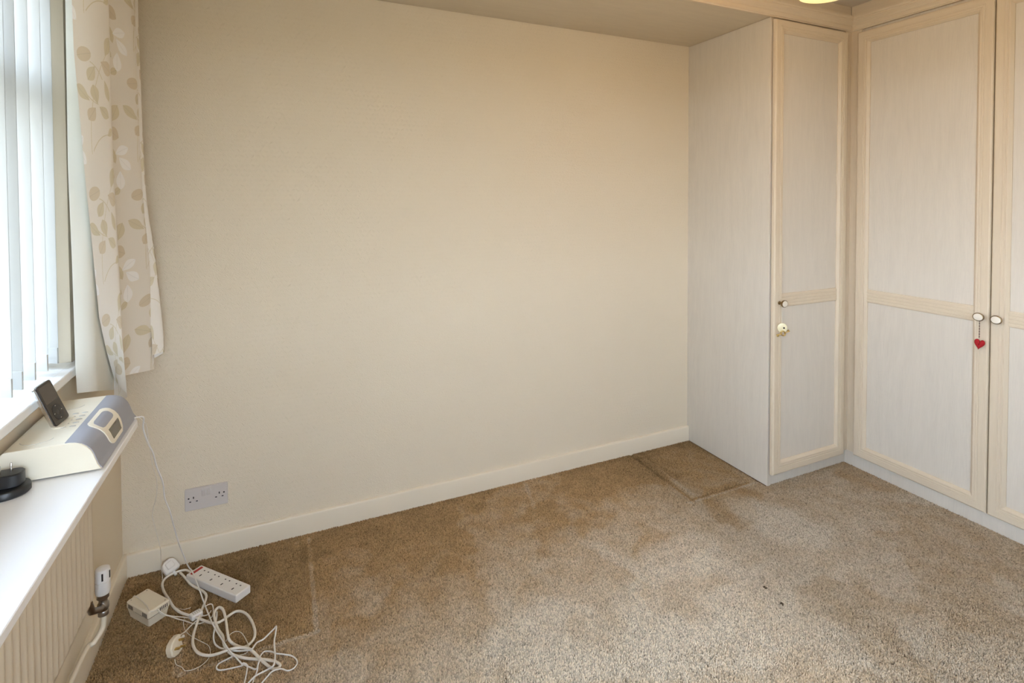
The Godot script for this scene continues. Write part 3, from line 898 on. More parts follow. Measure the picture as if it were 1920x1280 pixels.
func build_curtain() -> void:
	var c := thing("curtain", "cream leaf-print curtain with white lining gathered beside the window", "curtain", Vector3(0, 0, 0))
	# plan of the printed cloth at each height: columns from the window edge to the corner
	var l1 := [Vector2(2.2, 0.70), Vector2(1.934, 0.704), Vector2(1.80, 0.697), Vector2(1.667, 0.667), Vector2(1.5, 0.634), Vector2(1.354, 0.597), Vector2(1.232, 0.568), Vector2(1.079, 0.533), Vector2(0.966, 0.468), Vector2(0.891, 0.415), Vector2(0.853, 0.387), Vector2(0.80, 0.400)]
	var rr := [Vector2(2.2, 0.542), Vector2(1.994, 0.539), Vector2(1.69, 0.535), Vector2(1.506, 0.525), Vector2(1.248, 0.492), Vector2(1.122, 0.477), Vector2(0.975, 0.466), Vector2(0.878, 0.445), Vector2(0.80, 0.425)]
	var mm := [Vector2(2.2, 0.215), Vector2(1.864, 0.228), Vector2(1.647, 0.230), Vector2(1.465, 0.222), Vector2(1.299, 0.182), Vector2(1.181, 0.152), Vector2(1.046, 0.141), Vector2(0.928, 0.134), Vector2(0.80, 0.150)]
	var ff := [Vector2(2.2, 0.150), Vector2(1.879, 0.160), Vector2(1.651, 0.185), Vector2(1.465, 0.205), Vector2(1.374, 0.196), Vector2(1.277, 0.160), Vector2(1.178, 0.134), Vector2(1.062, 0.130), Vector2(0.943, 0.128), Vector2(0.80, 0.150)]
	var hem := [0.803, 0.798, 0.815, 0.860, 0.838, 0.812, 0.830, 0.866, 0.868]
	var rows := []
	var uvs := []
	var back := []
	var count := 26
	for i in count:
		var f := i / (count - 1.0)
		var keys := []
		for col in 9:
			var y := lerpf(2.20, hem[col], f)
			var a1 := along(l1, y)
			var r1 := along(rr, y)
			var m1 := along(mm, y)
			var f1 := along(ff, y)
			var mx := lerpf(0.137, 0.114, clampf((y - 0.8) / 1.3, 0, 1))
			var fx := 0.110 + 0.055 * pow(clampf((2.1 - y) / 1.2, 0, 1), 1.5)
			var px := [0.075, 0.100, 0.115, 0.082, 0.096, mx, mx - 0.028, fx, fx - 0.03]
			var pz := [a1, (a1 + r1) * 0.5, r1, r1 - 0.035, (r1 + m1) * 0.5 - 0.01, m1, (m1 + f1) * 0.5 - 0.012, f1 - 0.004, f1 + 0.03]
			keys.append(Vector3(px[col], y, pz[col]))
		var line := smooth(keys, 5)
		rows.append(line)
		var lb := []
		var ul := []
		for j in line.size():
			lb.append(line[j] + Vector3(-0.0012, 0, 0.0003))
			ul.append(Vector2(j / (line.size() - 1.0) * 1.9, (2.2 - line[j].y) / 0.74))
		back.append(lb)
		uvs.append(ul)
	var a := Acc.new()
	a.grid(rows, uvs, false)
	var front := put("printed_cloth", a, M.print, c)
	front.set_meta("label", "cream cloth printed with beige and white leaves")
	# lining: a sheet of its own behind, showing beside the print, with a stitched hem
	a = Acc.new()
	var lrows := []
	var lback := []
	for i in 22:
		var f := i / 21.0
		var y := lerpf(2.20, 0.887, f)
		var z0 := along([Vector2(2.2, 0.62), Vector2(1.96, 0.613), Vector2(1.5, 0.622), Vector2(1.238, 0.608), Vector2(0.887, 0.598)], y)
		var line := []
		var lb := []
		for k in 19:
			var s := pow(k / 18.0, 1.7)
			var z := lerpf(z0, 0.12, s)
			var near := clampf((z0 - z) / 0.045, 0.0, 1.0)
			var x := 0.038 + 0.032 * sin(near * PI / 2.0) - 0.02 * smoothstep(0.5, 1.0, s) + (0.0016 if y < 0.935 else 0.0)
			var drop := minf(0.07, 0.30 * (z0 - z)) * f * f
			line.append(Vector3(x, y - drop, z))
			lb.append(Vector3(x - 0.0012, y - drop, z))
		lrows.append(line)
		lback.append(lb)
	a.grid(lrows, [], false)
	a.grid(lback, [], true)
	put("lining", a, M.lining, c).set_meta("label", "plain white lining")
	a = Acc.new()
	a.tube([Vector3(0.062, 2.215, 0.05), Vector3(0.062, 2.215, 3.25)], 0.010, 12)
	var rod := put("curtain_rail", a, M.upvc)
	tag(rod, "white curtain rail above the window, carrying the leaf-print curtain", "curtain rail")

func profile_at(p: Array, s: float) -> Vector2:
	for i in p.size() - 1:
		var l: float = p[i].distance_to(p[i + 1])
		if s <= l or i == p.size() - 2:
			return p[i].lerp(p[i + 1], clampf(s / l, 0, 1.05))
		s -= l
	return p[p.size() - 1]

# a patch that lies on the dock's curved front: rows follow the curve, half-widths come from a function, it stands proud by «out»
func front_patch(p: Array, s0: float, s1: float, centre: Callable, half: Callable, low: float, out: float, n := 14) -> Acc:
	var a := Acc.new()
	var top := []
	var bottom := []
	for i in n + 1:
		var f := float(i) / n
		var s := lerpf(s0, s1, f)
		var q := profile_at(p, s)
		var e := (profile_at(p, s + 0.002) - profile_at(p, s - 0.002)).normalized()
		var nn := Vector2(-e.y, e.x)
		if nn.x < 0.0:
			nn = -nn
		if nn.y < -0.2:
			nn = -nn
		var line := []
		var under := []
		for k in 9:
			var z: float = centre.call(f) + half.call(f) * (k / 4.0 - 1.0)
			line.append(Vector3(q.x + nn.x * out, q.y + nn.y * out, z))
			under.append(Vector3(q.x + nn.x * low, q.y + nn.y * low, z))
		top.append(line)
		bottom.append(under)
	a.grid(top, [], false)
	for i in n:
		for k in [0, 8]:
			a.flat_quad(top[i][k], top[i + 1][k], bottom[i + 1][k], bottom[i][k], Vector3(0, 0, -1 if k == 0 else 1))
	for k in 8:
		a.flat_quad(top[0][k], top[0][k + 1], bottom[0][k + 1], bottom[0][k], Vector3(-1, 0.2, 0))
		a.flat_quad(top[n][k], top[n][k + 1], bottom[n][k + 1], bottom[n][k], Vector3(0.2, -1, 0))
	return a

func build_dock() -> void:
	var z0 := 0.668
	var z1 := 0.990
	var base := Vector3(0.02, SHELF_Y, z0)
	var d := thing("speaker_dock", "cream docking speaker with a curved grey front on the white shelf", "speaker", base)
	var y := 0.071
	# front curve in local axes, from the top's front edge down to the foot
	var curve := [Vector2(0.098, y), Vector2(0.110, y - 0.0003), Vector2(0.120, y - 0.002), Vector2(0.130, y - 0.006), Vector2(0.139, y - 0.013), Vector2(0.146, y - 0.022), Vector2(0.151, y - 0.033), Vector2(0.1545, y - 0.045), Vector2(0.158, y - 0.056), Vector2(0.163, 0.006), Vector2(0.166, 0.0035)]
	var outline := [Vector2(0.0, 0.0035), Vector2(-0.006, 0.010), Vector2(-0.008, 0.055), Vector2(-0.006, y - 0.006), Vector2(-0.001, y - 0.001), Vector2(0.006, y)]
	outline.append_array(curve)
	var a := Acc.new()
	a.extrude(outline, 0.0, z1 - z0, Basis(), Vector3.ZERO, 0.0008)
	put("body", a, M.cream, d)
	for q in [Vector2(0.015, 0.03), Vector2(0.14, 0.03), Vector2(0.015, 0.29), Vector2(0.14, 0.29)]:
		a = Acc.new()
		a.lathe([Vector2(0, 0.0), Vector2(0.008, 0.0), Vector2(0.008, 0.004), Vector2(0, 0.004)], 12, Basis(), Vector3(q.x, 0, q.y))
		put("foot", a, M.black, d)
	var W := z1 - z0
	a = front_patch(curve, 0.003, 0.126, func(_f): return W * 0.5, func(_f): return W * 0.5 - 0.004, -0.001, 0.0013, 22)
	put("grille", a, M.mesh_grey, d).set_meta("label", "grey speaker cloth")
	a = front_patch(curve, 0.016, 0.096, func(f): return 0.168 - 0.003 * f, func(f): return 0.066 - 0.012 * f - 0.018 * pow(absf(f * 2.0 - 1.0), 6.0), 0.0, 0.0034, 20)
	put("badge", a, M.cream, d)
	a = front_patch(curve, 0.024, 0.050, func(_f): return 0.172, func(f): return 0.030 + 0.016 * sqrt(maxf(0.0, 1.0 - pow(absf(f * 2.0 - 1.0), 2.5))), 0.0, 0.0042, 14)
	put("snooze_button", a, M.mesh_grey, d)
	a = front_patch(curve, 0.060, 0.087, func(_f): return 0.162, func(f): return 0.040 - 0.006 * f, 0.0, 0.0040, 8)
	put("display", a, M.display, d)
	for i in 5:
		for k in 2:
			a = Acc.new()
			a.lathe([Vector2(0.0042, y - 0.0005), Vector2(0.0042, y + 0.0008), Vector2(0.0036, y + 0.0012), Vector2(0, y + 0.0013)], 14, Basis(Vector3(1.55, 0, 0), Vector3.UP, Vector3(0, 0, 1.0)), Vector3(0.067 + 0.0185 * k, 0, 0.212 - 0.0225 * i))
			put("button", a, M.button, d)
	for z in [0.268, 0.056]:
		a = Acc.new()
		var ring := []
		for k in 33:
			var q := PI * 0.05 + PI * 0.85 * k / 32.0
			ring.append(Vector3(0.040 + 0.029 * cos(q), y + 0.0001, z + 0.029 * sin(q)))
		a.tube(ring, 0.0006, 6)
		put("dial_ring", a, M.button, d)
	a = Acc.new()
	a.extrude(rounded_rect(Vector2(-0.012, -0.040), Vector2(0.014, 0.040), 0.010), y - 0.0005, y + 0.0022, Basis(Vector3(1, 0, 0), Vector3(0, 0, -1), Vector3(0, 1, 0)), Vector3(0.057, 0, 0.176), 0.001)
	put("dock_cradle", a, M.cream, d)

	# music player standing in the dock, leaning back
	var p := thing("music_player", "small dark music player with a click wheel standing in the cream dock", "music player", Vector3(0.079, SHELF_Y + y + 0.0024, 0.845))
	var lean := Basis(Vector3(0, 0, 1), 0.36) * Basis(Vector3(0, 1, 0), PI / 2 - 0.12)
	# local: x across the face, y up, z out of the face
	a = Acc.new()
	a.extrude(rounded_rect(Vector2(-0.0309, 0.001), Vector2(0.0309, 0.1036), 0.006), -0.012, -0.0035, lean, Vector3.ZERO, 0.0022)
	put("back_case", a, M.chrome, p).set_meta("label", "polished metal back")
	a = Acc.new()
	a.extrude(rounded_rect(Vector2(-0.0309, 0.001), Vector2(0.0309, 0.1036), 0.006), -0.0036, 0.0, lean, Vector3.ZERO, 0.0008)
	put("front_case", a, M.player, p)
	a = Acc.new()
	a.extrude(rounded_rect(Vector2(-0.0262, 0.056), Vector2(0.0262, 0.0985), 0.001), -0.0005, 0.0004, lean)
	put("screen", a, M.screen, p)
	a = Acc.new()
	a.lathe([Vector2(0.0075, 0.0), Vector2(0.0075, 0.0005), Vector2(0.0195, 0.0005), Vector2(0.0195, 0.0)].map(func(q): return q), 28, lean * Basis(Vector3(1, 0, 0), Vector3(0, 0, 1), Vector3(0, -1, 0)), lean * Vector3(0, 0.028, 0.0))
	put("click_wheel", a, M.wheel, p)
	a = Acc.new()
	for q in [Vector2(0, 0.0155), Vector2(0.0155, 0), Vector2(-0.0155, 0), Vector2(0, -0.0155)]:
		a.box(Vector3(q.x - 0.0016, 0.028 + q.y - 0.0008, 0.0004), Vector3(q.x + 0.0016, 0.028 + q.y + 0.0008, 0.0008), lean)
	put("wheel_marking", a, M.button, p)

	# black travel adapter with two round pins
	var t := thing("travel_adapter", "black travel plug adapter, two metal pins up, lying on the white shelf", "plug adapter", Vector3(0.037, SHELF_Y, 1.030))
	a = Acc.new()
	a.lathe([Vector2(0, 0.0), Vector2(0.037, 0.0), Vector2(0.040, 0.003), Vector2(0.040, 0.014), Vector2(0.0385, 0.0165), Vector2(0.036, 0.0175), Vector2(0, 0.0175)], 32, Basis(Vector3(1, 0, 0), Vector3.UP, Vector3(0, 0, 0.92)))
	put("base", a, M.black, t)
	a = Acc.new()
	a.extrude(superellipse(0.029, 0.021, 3.2), 0.017, 0.044, Basis(Vector3(1, 0, 0), Vector3(0, 0, -1), Vector3(0, 1, 0)), Vector3(0.000, 0, -0.002), 0.0025)
	put("block", a, M.black, t)
	for s in [-1, 1]:
		a = Acc.new()
		a.lathe([Vector2(0.0021, 0.043), Vector2(0.0021, 0.060), Vector2(0.0014, 0.0615), Vector2(0, 0.062)], 12, Basis(), Vector3(0.000 + 0.0075 * s, 0, -0.002 - 0.005 * s))
		put("pin", a, M.chrome, t)

func build_socket() -> void:
	var s := thing("wall_socket", "white double wall socket with two switches on the back wall", "socket", Vector3(0.2755, 0.243, 0.0))
	var a := Acc.new()
	a.extrude(rounded_rect(Vector2(-0.0735, -0.043), Vector2(0.0735, 0.043), 0.004), 0.0002, 0.0095, Basis(), Vector3.ZERO, 0.0015)
	put("faceplate", a, M.plate, s)
	for q in [-1, 1]:
		a = Acc.new()
		a.rbox(Vector3(-0.0075, -0.012, -0.002), Vector3(0.0075, 0.012, 0.0035), 0.001, Basis(Vector3(1, 0, 0), 0.12), Vector3(0.0085 * q, 0.020, 0.0095))
		put("switch", a, M.plate, s)
		a = Acc.new()
		var c := Vector3(0.044 * q, -0.004, 0.0094)
		a.box(Vector3(-0.002, 0.007, 0), Vector3(0.002, 0.015, 0.0004), Basis(), c)
		a.box(Vector3(-0.0145, -0.006, 0), Vector3(-0.008, -0.002, 0.0004), Basis(), c)
		a.box(Vector3(0.008, -0.006, 0), Vector3(0.0145, -0.002, 0.0004), Basis(), c)
		put("socket_hole", a, M.slot, s)
		a = Acc.new()
		a.lathe([Vector2(0, 0), Vector2(0.0032, 0), Vector2(0.0030, 0.0006), Vector2(0, 0.0007)], 12, Basis(Vector3(1, 0, 0), Vector3(0, 0, 1), Vector3(0, -1, 0)), Vector3(0.0603 * q, 0.006, 0.0095))
		put("screw_cover", a, M.slot, s)

func build_cables() -> void:
	# --- extension lead: four-way block, its thick flex and its plug
	var yaw := Basis(Vector3(0.656, 0, 0.755), Vector3.UP, Vector3(-0.755, 0, 0.656))    # x along the block, z to its near side
	var c := Vector3(0.330, 0, 0.2195)
	var e := thing("extension_lead", "white four-way extension lead with red switch and thick coiled flex on the carpet", "extension lead", c)
	var a := Acc.new()
	a.rbox(Vector3(-0.134, 0.0, -0.030), Vector3(0.134, 0.029, 0.030), 0.004, yaw)
	a.rbox(Vector3(-0.150, 0.004, -0.009), Vector3(-0.132, 0.020, 0.009), 0.004, yaw)
	put("block", a, M.white, e)
	a = Acc.new()
	a.rbox(Vector3(-0.1215, 0.027, -0.0215), Vector3(-0.1115, 0.0315, 0.0215), 0.0012, yaw)
	put("switch", a, M.switch_red, e).set_meta("label", "red rocker switch")
	for k in 4:
		a = Acc.new()
		var x := -0.080 + 0.0575 * k
		a.box(Vector3(x - 0.0022, 0.0288, 0.006), Vector3(x + 0.0022, 0.0294, 0.015), yaw)
		a.box(Vector3(x - 0.0135, 0.0288, -0.0145), Vector3(x - 0.008, 0.0294, -0.0105), yaw)
		a.box(Vector3(x + 0.008, 0.0288, -0.0145), Vector3(x + 0.0135, 0.0294, -0.0105), yaw)
		put("socket_hole", a, M.slot, e)
	a = Acc.new()
	var path := []
	for q in LEAD:
		path.append(q - c)
	path[0] = yaw * Vector3(-0.148, 0.012, 0.0)
	a.tube(smooth(path, 4), 0.0042, 8)
	put("flex", a, M.cord, e)
	var py := Vector3(0.15, 0.80, 0.58).normalized()
	var pz := Vector3(-0.55, 0.2, -0.75)
	pz = (pz - py * pz.dot(py)).normalized()
	plug(e, Vector3(0.158, 0.024, 0.056) - c, Basis(py.cross(pz), py, pz), true)

	# --- the dock's supply lead and thin aerial wire, over the end of the shelf and down to the carpet
	a = Acc.new()
	a.tube(smooth(Array(POWER), 4), 0.0022, 7)
	tag(put("power_cable", a, M.white), "white power cable from the dock over the shelf end down into the tangle", "cable")
	a = Acc.new()
	a.tube(smooth(Array(AERIAL), 4), 0.0009, 6)
	tag(put("aerial_wire", a, M.cord), "very thin pale wire hanging close to the corner beside the thicker power cable", "wire")
	a = Acc.new()
	a.tube(smooth(Array(SPARE), 4), 0.0026, 7)
	tag(put("cable", a, M.white), "white cable in the tangle whose loop peaks sharply over the carpet on the right", "cable")
	a = Acc.new()
	a.tube(smooth(Array(LOOP), 4), 0.0022, 7)
	tag(put("cable", a, M.white), "white cable at the front of the tangle with a flat elongated loop and small knot", "cable")
	a = Acc.new()
	a.tube(smooth(Array(TAIL), 4), 0.0022, 7)
	tag(put("cable", a, M.white), "short white cable end running from the thick flex straight towards the front", "cable")
	a = Acc.new()
	a.tube(smooth(Array(FINE), 4), 0.0010, 6)
	tag(put("thin_wire", a, M.cord), "hair-thin pale wire arching left past the plug with metal pins", "wire")
	a = Acc.new()
	a.tube(smooth(Array(FINEB), 4), 0.0013, 6)
	tag(put("thin_wire", a, M.cord), "thin white wire making a small round arch inside the thick flex loop", "wire")

	# --- cream transformer box
	var t := thing("transformer_box", "cream plastic transformer box with vents beside the left baseboard", "transformer", Vector3(0.128, 0, 0.272))
	var tb := Basis(Vector3(0.634, 0, 0.773), Vector3.UP, Vector3(-0.773, 0, 0.634))
	a = Acc.new()
	for s in 1:
		var lo := rounded_rect(Vector2(-0.056, -0.029), Vector2(0.056, 0.029), 0.006)
		var hi := rounded_rect(Vector2(-0.062, -0.034), Vector2(0.062, 0.034), 0.006)
		var rows := []
		for q in [[lo, 0.0], [lo, 0.002], [hi, 0.030]]:
			var line := []
			for k in q[0].size() + 1:
				var p: Vector2 = q[0][k % q[0].size()]
				line.append(tb * Vector3(p.x, q[1], p.y))
			rows.append(line)
		a.grid(rows, [], false, true)
	put("base", a, M.box_cream, t)
	a = Acc.new()
	a.extrude(rounded_rect(Vector2(-0.0635, -0.0355), Vector2(0.0635, 0.0355), 0.007), 0.029, 0.054, tb * Basis(Vector3(1, 0, 0), Vector3(0, 0, -1), Vector3(0, 1, 0)), Vector3.ZERO, 0.004)
	put("lid", a, M.box_cream, t)
	for k in 5:
		for slit in [[Vector3(-0.048 + 0.0055 * k, 0.034, 0.0352), Vector3(-0.0455 + 0.0055 * k, 0.047, 0.0360)], [Vector3(0.032 + 0.0055 * k, 0.034, 0.0352), Vector3(0.0345 + 0.0055 * k, 0.047, 0.0360)], [Vector3(0.0632, 0.036, -0.026 + 0.0055 * k), Vector3(0.0640, 0.047, -0.0235 + 0.0055 * k)]]:
			a = Acc.new()
			a.box(slit[0], slit[1], tb)
			put("vent_slot", a, M.slot, t)
	for q in [Vector2(-0.052, -0.025), Vector2(0.052, -0.025), Vector2(-0.052, 0.025), Vector2(0.052, 0.025)]:
		a = Acc.new()
		a.lathe([Vector2(0, 0.0536), Vector2(0.0022, 0.0536), Vector2(0.0022, 0.0543), Vector2(0, 0.0543)], 8, Basis(), tb * Vector3(q.x, 0, q.y))
		put("screw", a, M.steel, t)
	a = Acc.new()
	a.tube(smooth([tb * Vector3(-0.066, 0.050, 0.012), tb * Vector3(-0.058, 0.0562, 0.010), tb * Vector3(-0.02, 0.0562, 0.012), tb * Vector3(0.03, 0.0562, 0.020), tb * Vector3(0.062, 0.052, 0.026), BOXA[0] - t.position], 3), 0.0016, 6)
	var boxa := []
	for q in BOXA:
		boxa.append(q - t.position)
	a.tube(smooth(boxa, 4), 0.0018, 6)
	var boxb := []
	for q in BOXB:
		boxb.append(q - t.position)
	a.tube(smooth(boxb, 4), 0.0018, 6)
	put("lead", a, M.cord, t)

	# --- a loose plug lying on its side, pins to the right, with its own cord
	var p := thing("mains_plug", "cream three-pin plug with metal pins lying on its side on the carpet", "plug", Vector3(0.240, 0.026, 0.500))
	plug(p, Vector3.ZERO, Basis(Vector3(0, 1, 0), Vector3(-0.906, 0, -0.424), Vector3(-0.424, 0, 0.906)) * Basis(Vector3(0, 0, 1), 0.22), false)
	a = Acc.new()
	var cord := []
	for q in PLUGCORD:
		cord.append(q - p.position)
	a.tube(smooth(cord, 4), 0.0022, 7)
	put("flex", a, M.cord, p)

	# --- small white in-line adapter in the tangle
	var s := thing("small_adapter", "small pale grey in-line adapter half hidden under the thick flex", "adapter", Vector3(0.277, 0.0, 0.352))
	a = Acc.new()
	var sb := Basis(Vector3.UP, 0.5)
	a.rbox(Vector3(-0.018, 0.0, -0.013), Vector3(0.018, 0.018, 0.013), 0.004, sb)
	put("case", a, M.white, s)
	a = Acc.new()
	for k in 4:
		a.box(Vector3(-0.010 + 0.006 * k, 0.0178, -0.008), Vector3(-0.008 + 0.006 * k, 0.0184, 0.008), sb)
	put("rib", a, M.button, s)

	# --- two scraps on the carpet
	for q in [[Vector3(2.13, 0.002, 1.077), 0.4, "tiny dark scrap on the carpet, the farther of two before the double wardrobe"], [Vector3(2.12, 0.002, 1.169), -0.8, "tiny dark scrap on the carpet, the nearer of two before the double wardrobe"]]:
		a = Acc.new()
		var pts := []
		for k in 7:
			pts.append(q[0] + Vector3(sin(k * 1.1) * 0.004 + cos(q[1]) * k * 0.002, 0.003 + 0.002 * sin(k * 0.9), sin(q[1]) * k * 0.003))
		a.tube(pts, 0.0022, 6)
		tag(put("carpet_scrap", a, M.debris), q[2], "scrap")

# a three-pin plug: rounded body; pins point along local -y, cord leaves along local -z
func plug(parent: Node3D, at: Vector3, basis: Basis, pins_hidden: bool) -> void:
	var a := Acc.new()
	var o := [Vector2(-0.025, -0.016), Vector2(-0.021, -0.023), Vector2(0.021, -0.023), Vector2(0.025, -0.016), Vector2(0.0255, 0.004), Vector2(0.021, 0.018), Vector2(0.010, 0.027), Vector2(-0.010, 0.027), Vector2(-0.021, 0.018), Vector2(-0.0255, 0.004)]
	var body := Basis(Vector3(1, 0, 0), Vector3(0, 0, 1), Vector3(0, -1, 0))
	a.extrude(o, -0.014, 0.007, basis * body, at, 0.0035)
	a.extrude(rounded_rect(Vector2(-0.014, -0.012), Vector2(0.014, 0.016), 0.006), -0.0165, -0.011, basis * body, at, 0.003)
	put("plug_body", a, M.white if pins_hidden else M.box_cream, parent)
	for q in [Vector3(0, 0, 0.012), Vector3(-0.011, 0, -0.010), Vector3(0.011, 0, -0.010)]:
		a = Acc.new()
		var wide := Vector3(0.002, 0, 0.004) if q.x == 0.0 else Vector3(0.0032, 0, 0.002)
		var top := -0.0055
		a.rbox(q + Vector3(-wide.x, -0.0235, -wide.z), q + Vector3(wide.x, top, wide.z), 0.0008, basis, at)
		put("pin", a, M.brass, parent)
	a = Acc.new()
	a.tube([at + basis * Vector3(0, 0.002, -0.020), at + basis * Vector3(0, 0.001, -0.040)], 0.0052, 8)
	put("cord_grip", a, M.white, parent)

func build_hangings() -> void:
	# --- disc tag and keys on a thread from the narrow door's knob
	var k := thing("key_tag", "pale brass disc with two small keys hanging from the narrow wardrobe's knob", "key tag", Vector3(2.748, 0.905, 0.628))
	var a := Acc.new()
	a.tube([Vector3(0.002, -0.005, 0.0), Vector3(0.0, -0.05, 0.002), Vector3(-0.001, -0.088, 0.002)], 0.0008, 6)
	put("thread", a, M.cord, k)
	var face := Basis(Vector3.UP, -0.62)
	a = Acc.new()
	a.lathe([Vector2(0, -0.0015), Vector2(0.0215, -0.0015), Vector2(0.0228, 0.0), Vector2(0.0215, 0.0018), Vector2(0.018, 0.0024), Vector2(0, 0.0030)], 28, face * Basis(Vector3(1, 0, 0), Vector3(0, 0, 1), Vector3(0, -1, 0)), Vector3(-0.003, -0.110, 0.006))
	put("disc", a, M.pale_brass, k)
	a = Acc.new()
	a.lathe([Vector2(0, 0.0027), Vector2(0.0042, 0.0024), Vector2(0.0042, 0.0033), Vector2(0, 0.0034)], 14, face * Basis(Vector3(1, 0, 0), Vector3(0, 0, 1), Vector3(0, -1, 0)), Vector3(-0.003, -0.110, 0.006) + face * Vector3(0.007, 0, 0))
	put("disc_hole", a, M.slot, k)
	for s in 2:
		a = Acc.new()
		var kb := face * Basis(Vector3(0, 0, 1), (1.9 if s == 0 else -1.25))
		var ko := Vector3(-0.002, -0.136, 0.008 + 0.003 * s)
		var ring := []
		for i in 17:
			ring.append(kb * Vector3(0.012 * cos(TAU * i / 16), 0.009 * sin(TAU * i / 16), 0) + ko)
		a.tube(ring, 0.0026, 6)
		a.tube([kb * Vector3(0, -0.009, 0) + ko, kb * Vector3(0, -0.033, 0) + ko], 0.0026, 6)
		a.box(Vector3(0, -0.032, -0.0012), Vector3(0.009, -0.022, 0.0012), kb, ko)
		put("key", a, M.brass, k)

	# --- red heart on a beaded string from the double wardrobe's left knob
	var h := thing("heart_charm", "red fabric heart hanging by a beaded string from a double wardrobe knob", "charm", Vector3(3.258, 0.911, 1.199))
	for i in 13:
		a = Acc.new()
		var r := 0.0022 if i % 2 == 0 else 0.0015
		var y := -0.016 - 0.0058 * i
		a.lathe([Vector2(0, -r * 1.3), Vector2(r * 0.8, -r * 0.8), Vector2(r, 0), Vector2(r * 0.8, r * 0.8), Vector2(0, r * 1.3)], 8, Basis(), Vector3(0, y, 0.003))
		put("bead", a, M.bead, h)
	a = Acc.new()
	a.tube([Vector3(0, -0.012, 0.003), Vector3(0, -0.092, 0.003)], 0.0006, 5)
	put("string", a, M.bead, h)
	# heart: outline swept into a pillow
	a = Acc.new()
	var tilt := Basis(Vector3(1, 0, 0), 0.16) * Basis(Vector3.UP, -PI / 2 + 0.25)
	var centre := Vector3(0.0, -0.115, 0.004)
	for side in [-1.0, 1.0]:
		var rows := []
		for i in 8:
			var f := i / 7.0
			var line := []
			for j in 37:
				var q := TAU * j / 36.0
				var px := 16.0 * pow(sin(q), 3.0)
				var py := 13.0 * cos(q) - 5.0 * cos(2 * q) - 2.0 * cos(3 * q) - cos(4 * q)
				var s := 0.00116 * sin(f * PI / 2)
				line.append(centre + tilt * Vector3(px * s, py * s * 1.4, side * 0.009 * cos(f * PI / 2)))
			rows.append(line)
		a.grid(rows, [], side < 0.0, true)
	put("heart", a, M.red, h)

func build_lamp() -> void:
	var at := Vector3(2.015, 2.015, 1.39)
	var l := thing("ceiling_light", "lit pendant lamp with a pale glowing shade at the top of the picture", "lamp", Vector3(at.x, CEIL, at.z))
	var a := Acc.new()
	var y := at.y - CEIL
	a.lathe([Vector2(0, y), Vector2(0.066, y + 0.0005), Vector2(0.075, y + 0.004), Vector2(0.078, y + 0.010), Vector2(0.080, y + 0.075), Vector2(0.066, y + 0.10), Vector2(0.03, y + 0.115), Vector2(0.018, y + 0.12), Vector2(0, y + 0.12)], 36)
	put("shade", a, M.shade, l)
	a = Acc.new()
	a.tube([Vector3(0, y + 0.121, 0), Vector3(0, -0.02, 0)], 0.0035, 8)
	put("cord", a, M.white, l)
	a = Acc.new()
	a.lathe([Vector2(0, -0.03), Vector2(0.018, -0.028), Vector2(0.04, -0.014), Vector2(0.045, -0.001), Vector2(0, -0.001)], 24)
	put("ceiling_rose", a, M.white, l)
	var light := OmniLight3D.new()
	light.name = "lamp_glow"
	light.position = Vector3(0, y + 0.06, 0)
	light.light_color = Color(1.0, 0.78, 0.52)
	light.light_energy = LAMP_ENERGY
	light.light_size = 0.05
	light.omni_range = 8.0
	light.omni_attenuation = 2.0
	light.shadow_enabled = true
	l.add_child(light)

func near_line(p: Vector2, a: Vector2, b: Vector2) -> float:
	return p.distance_to(Geometry2D.get_closest_point_to_segment(p, a, b))

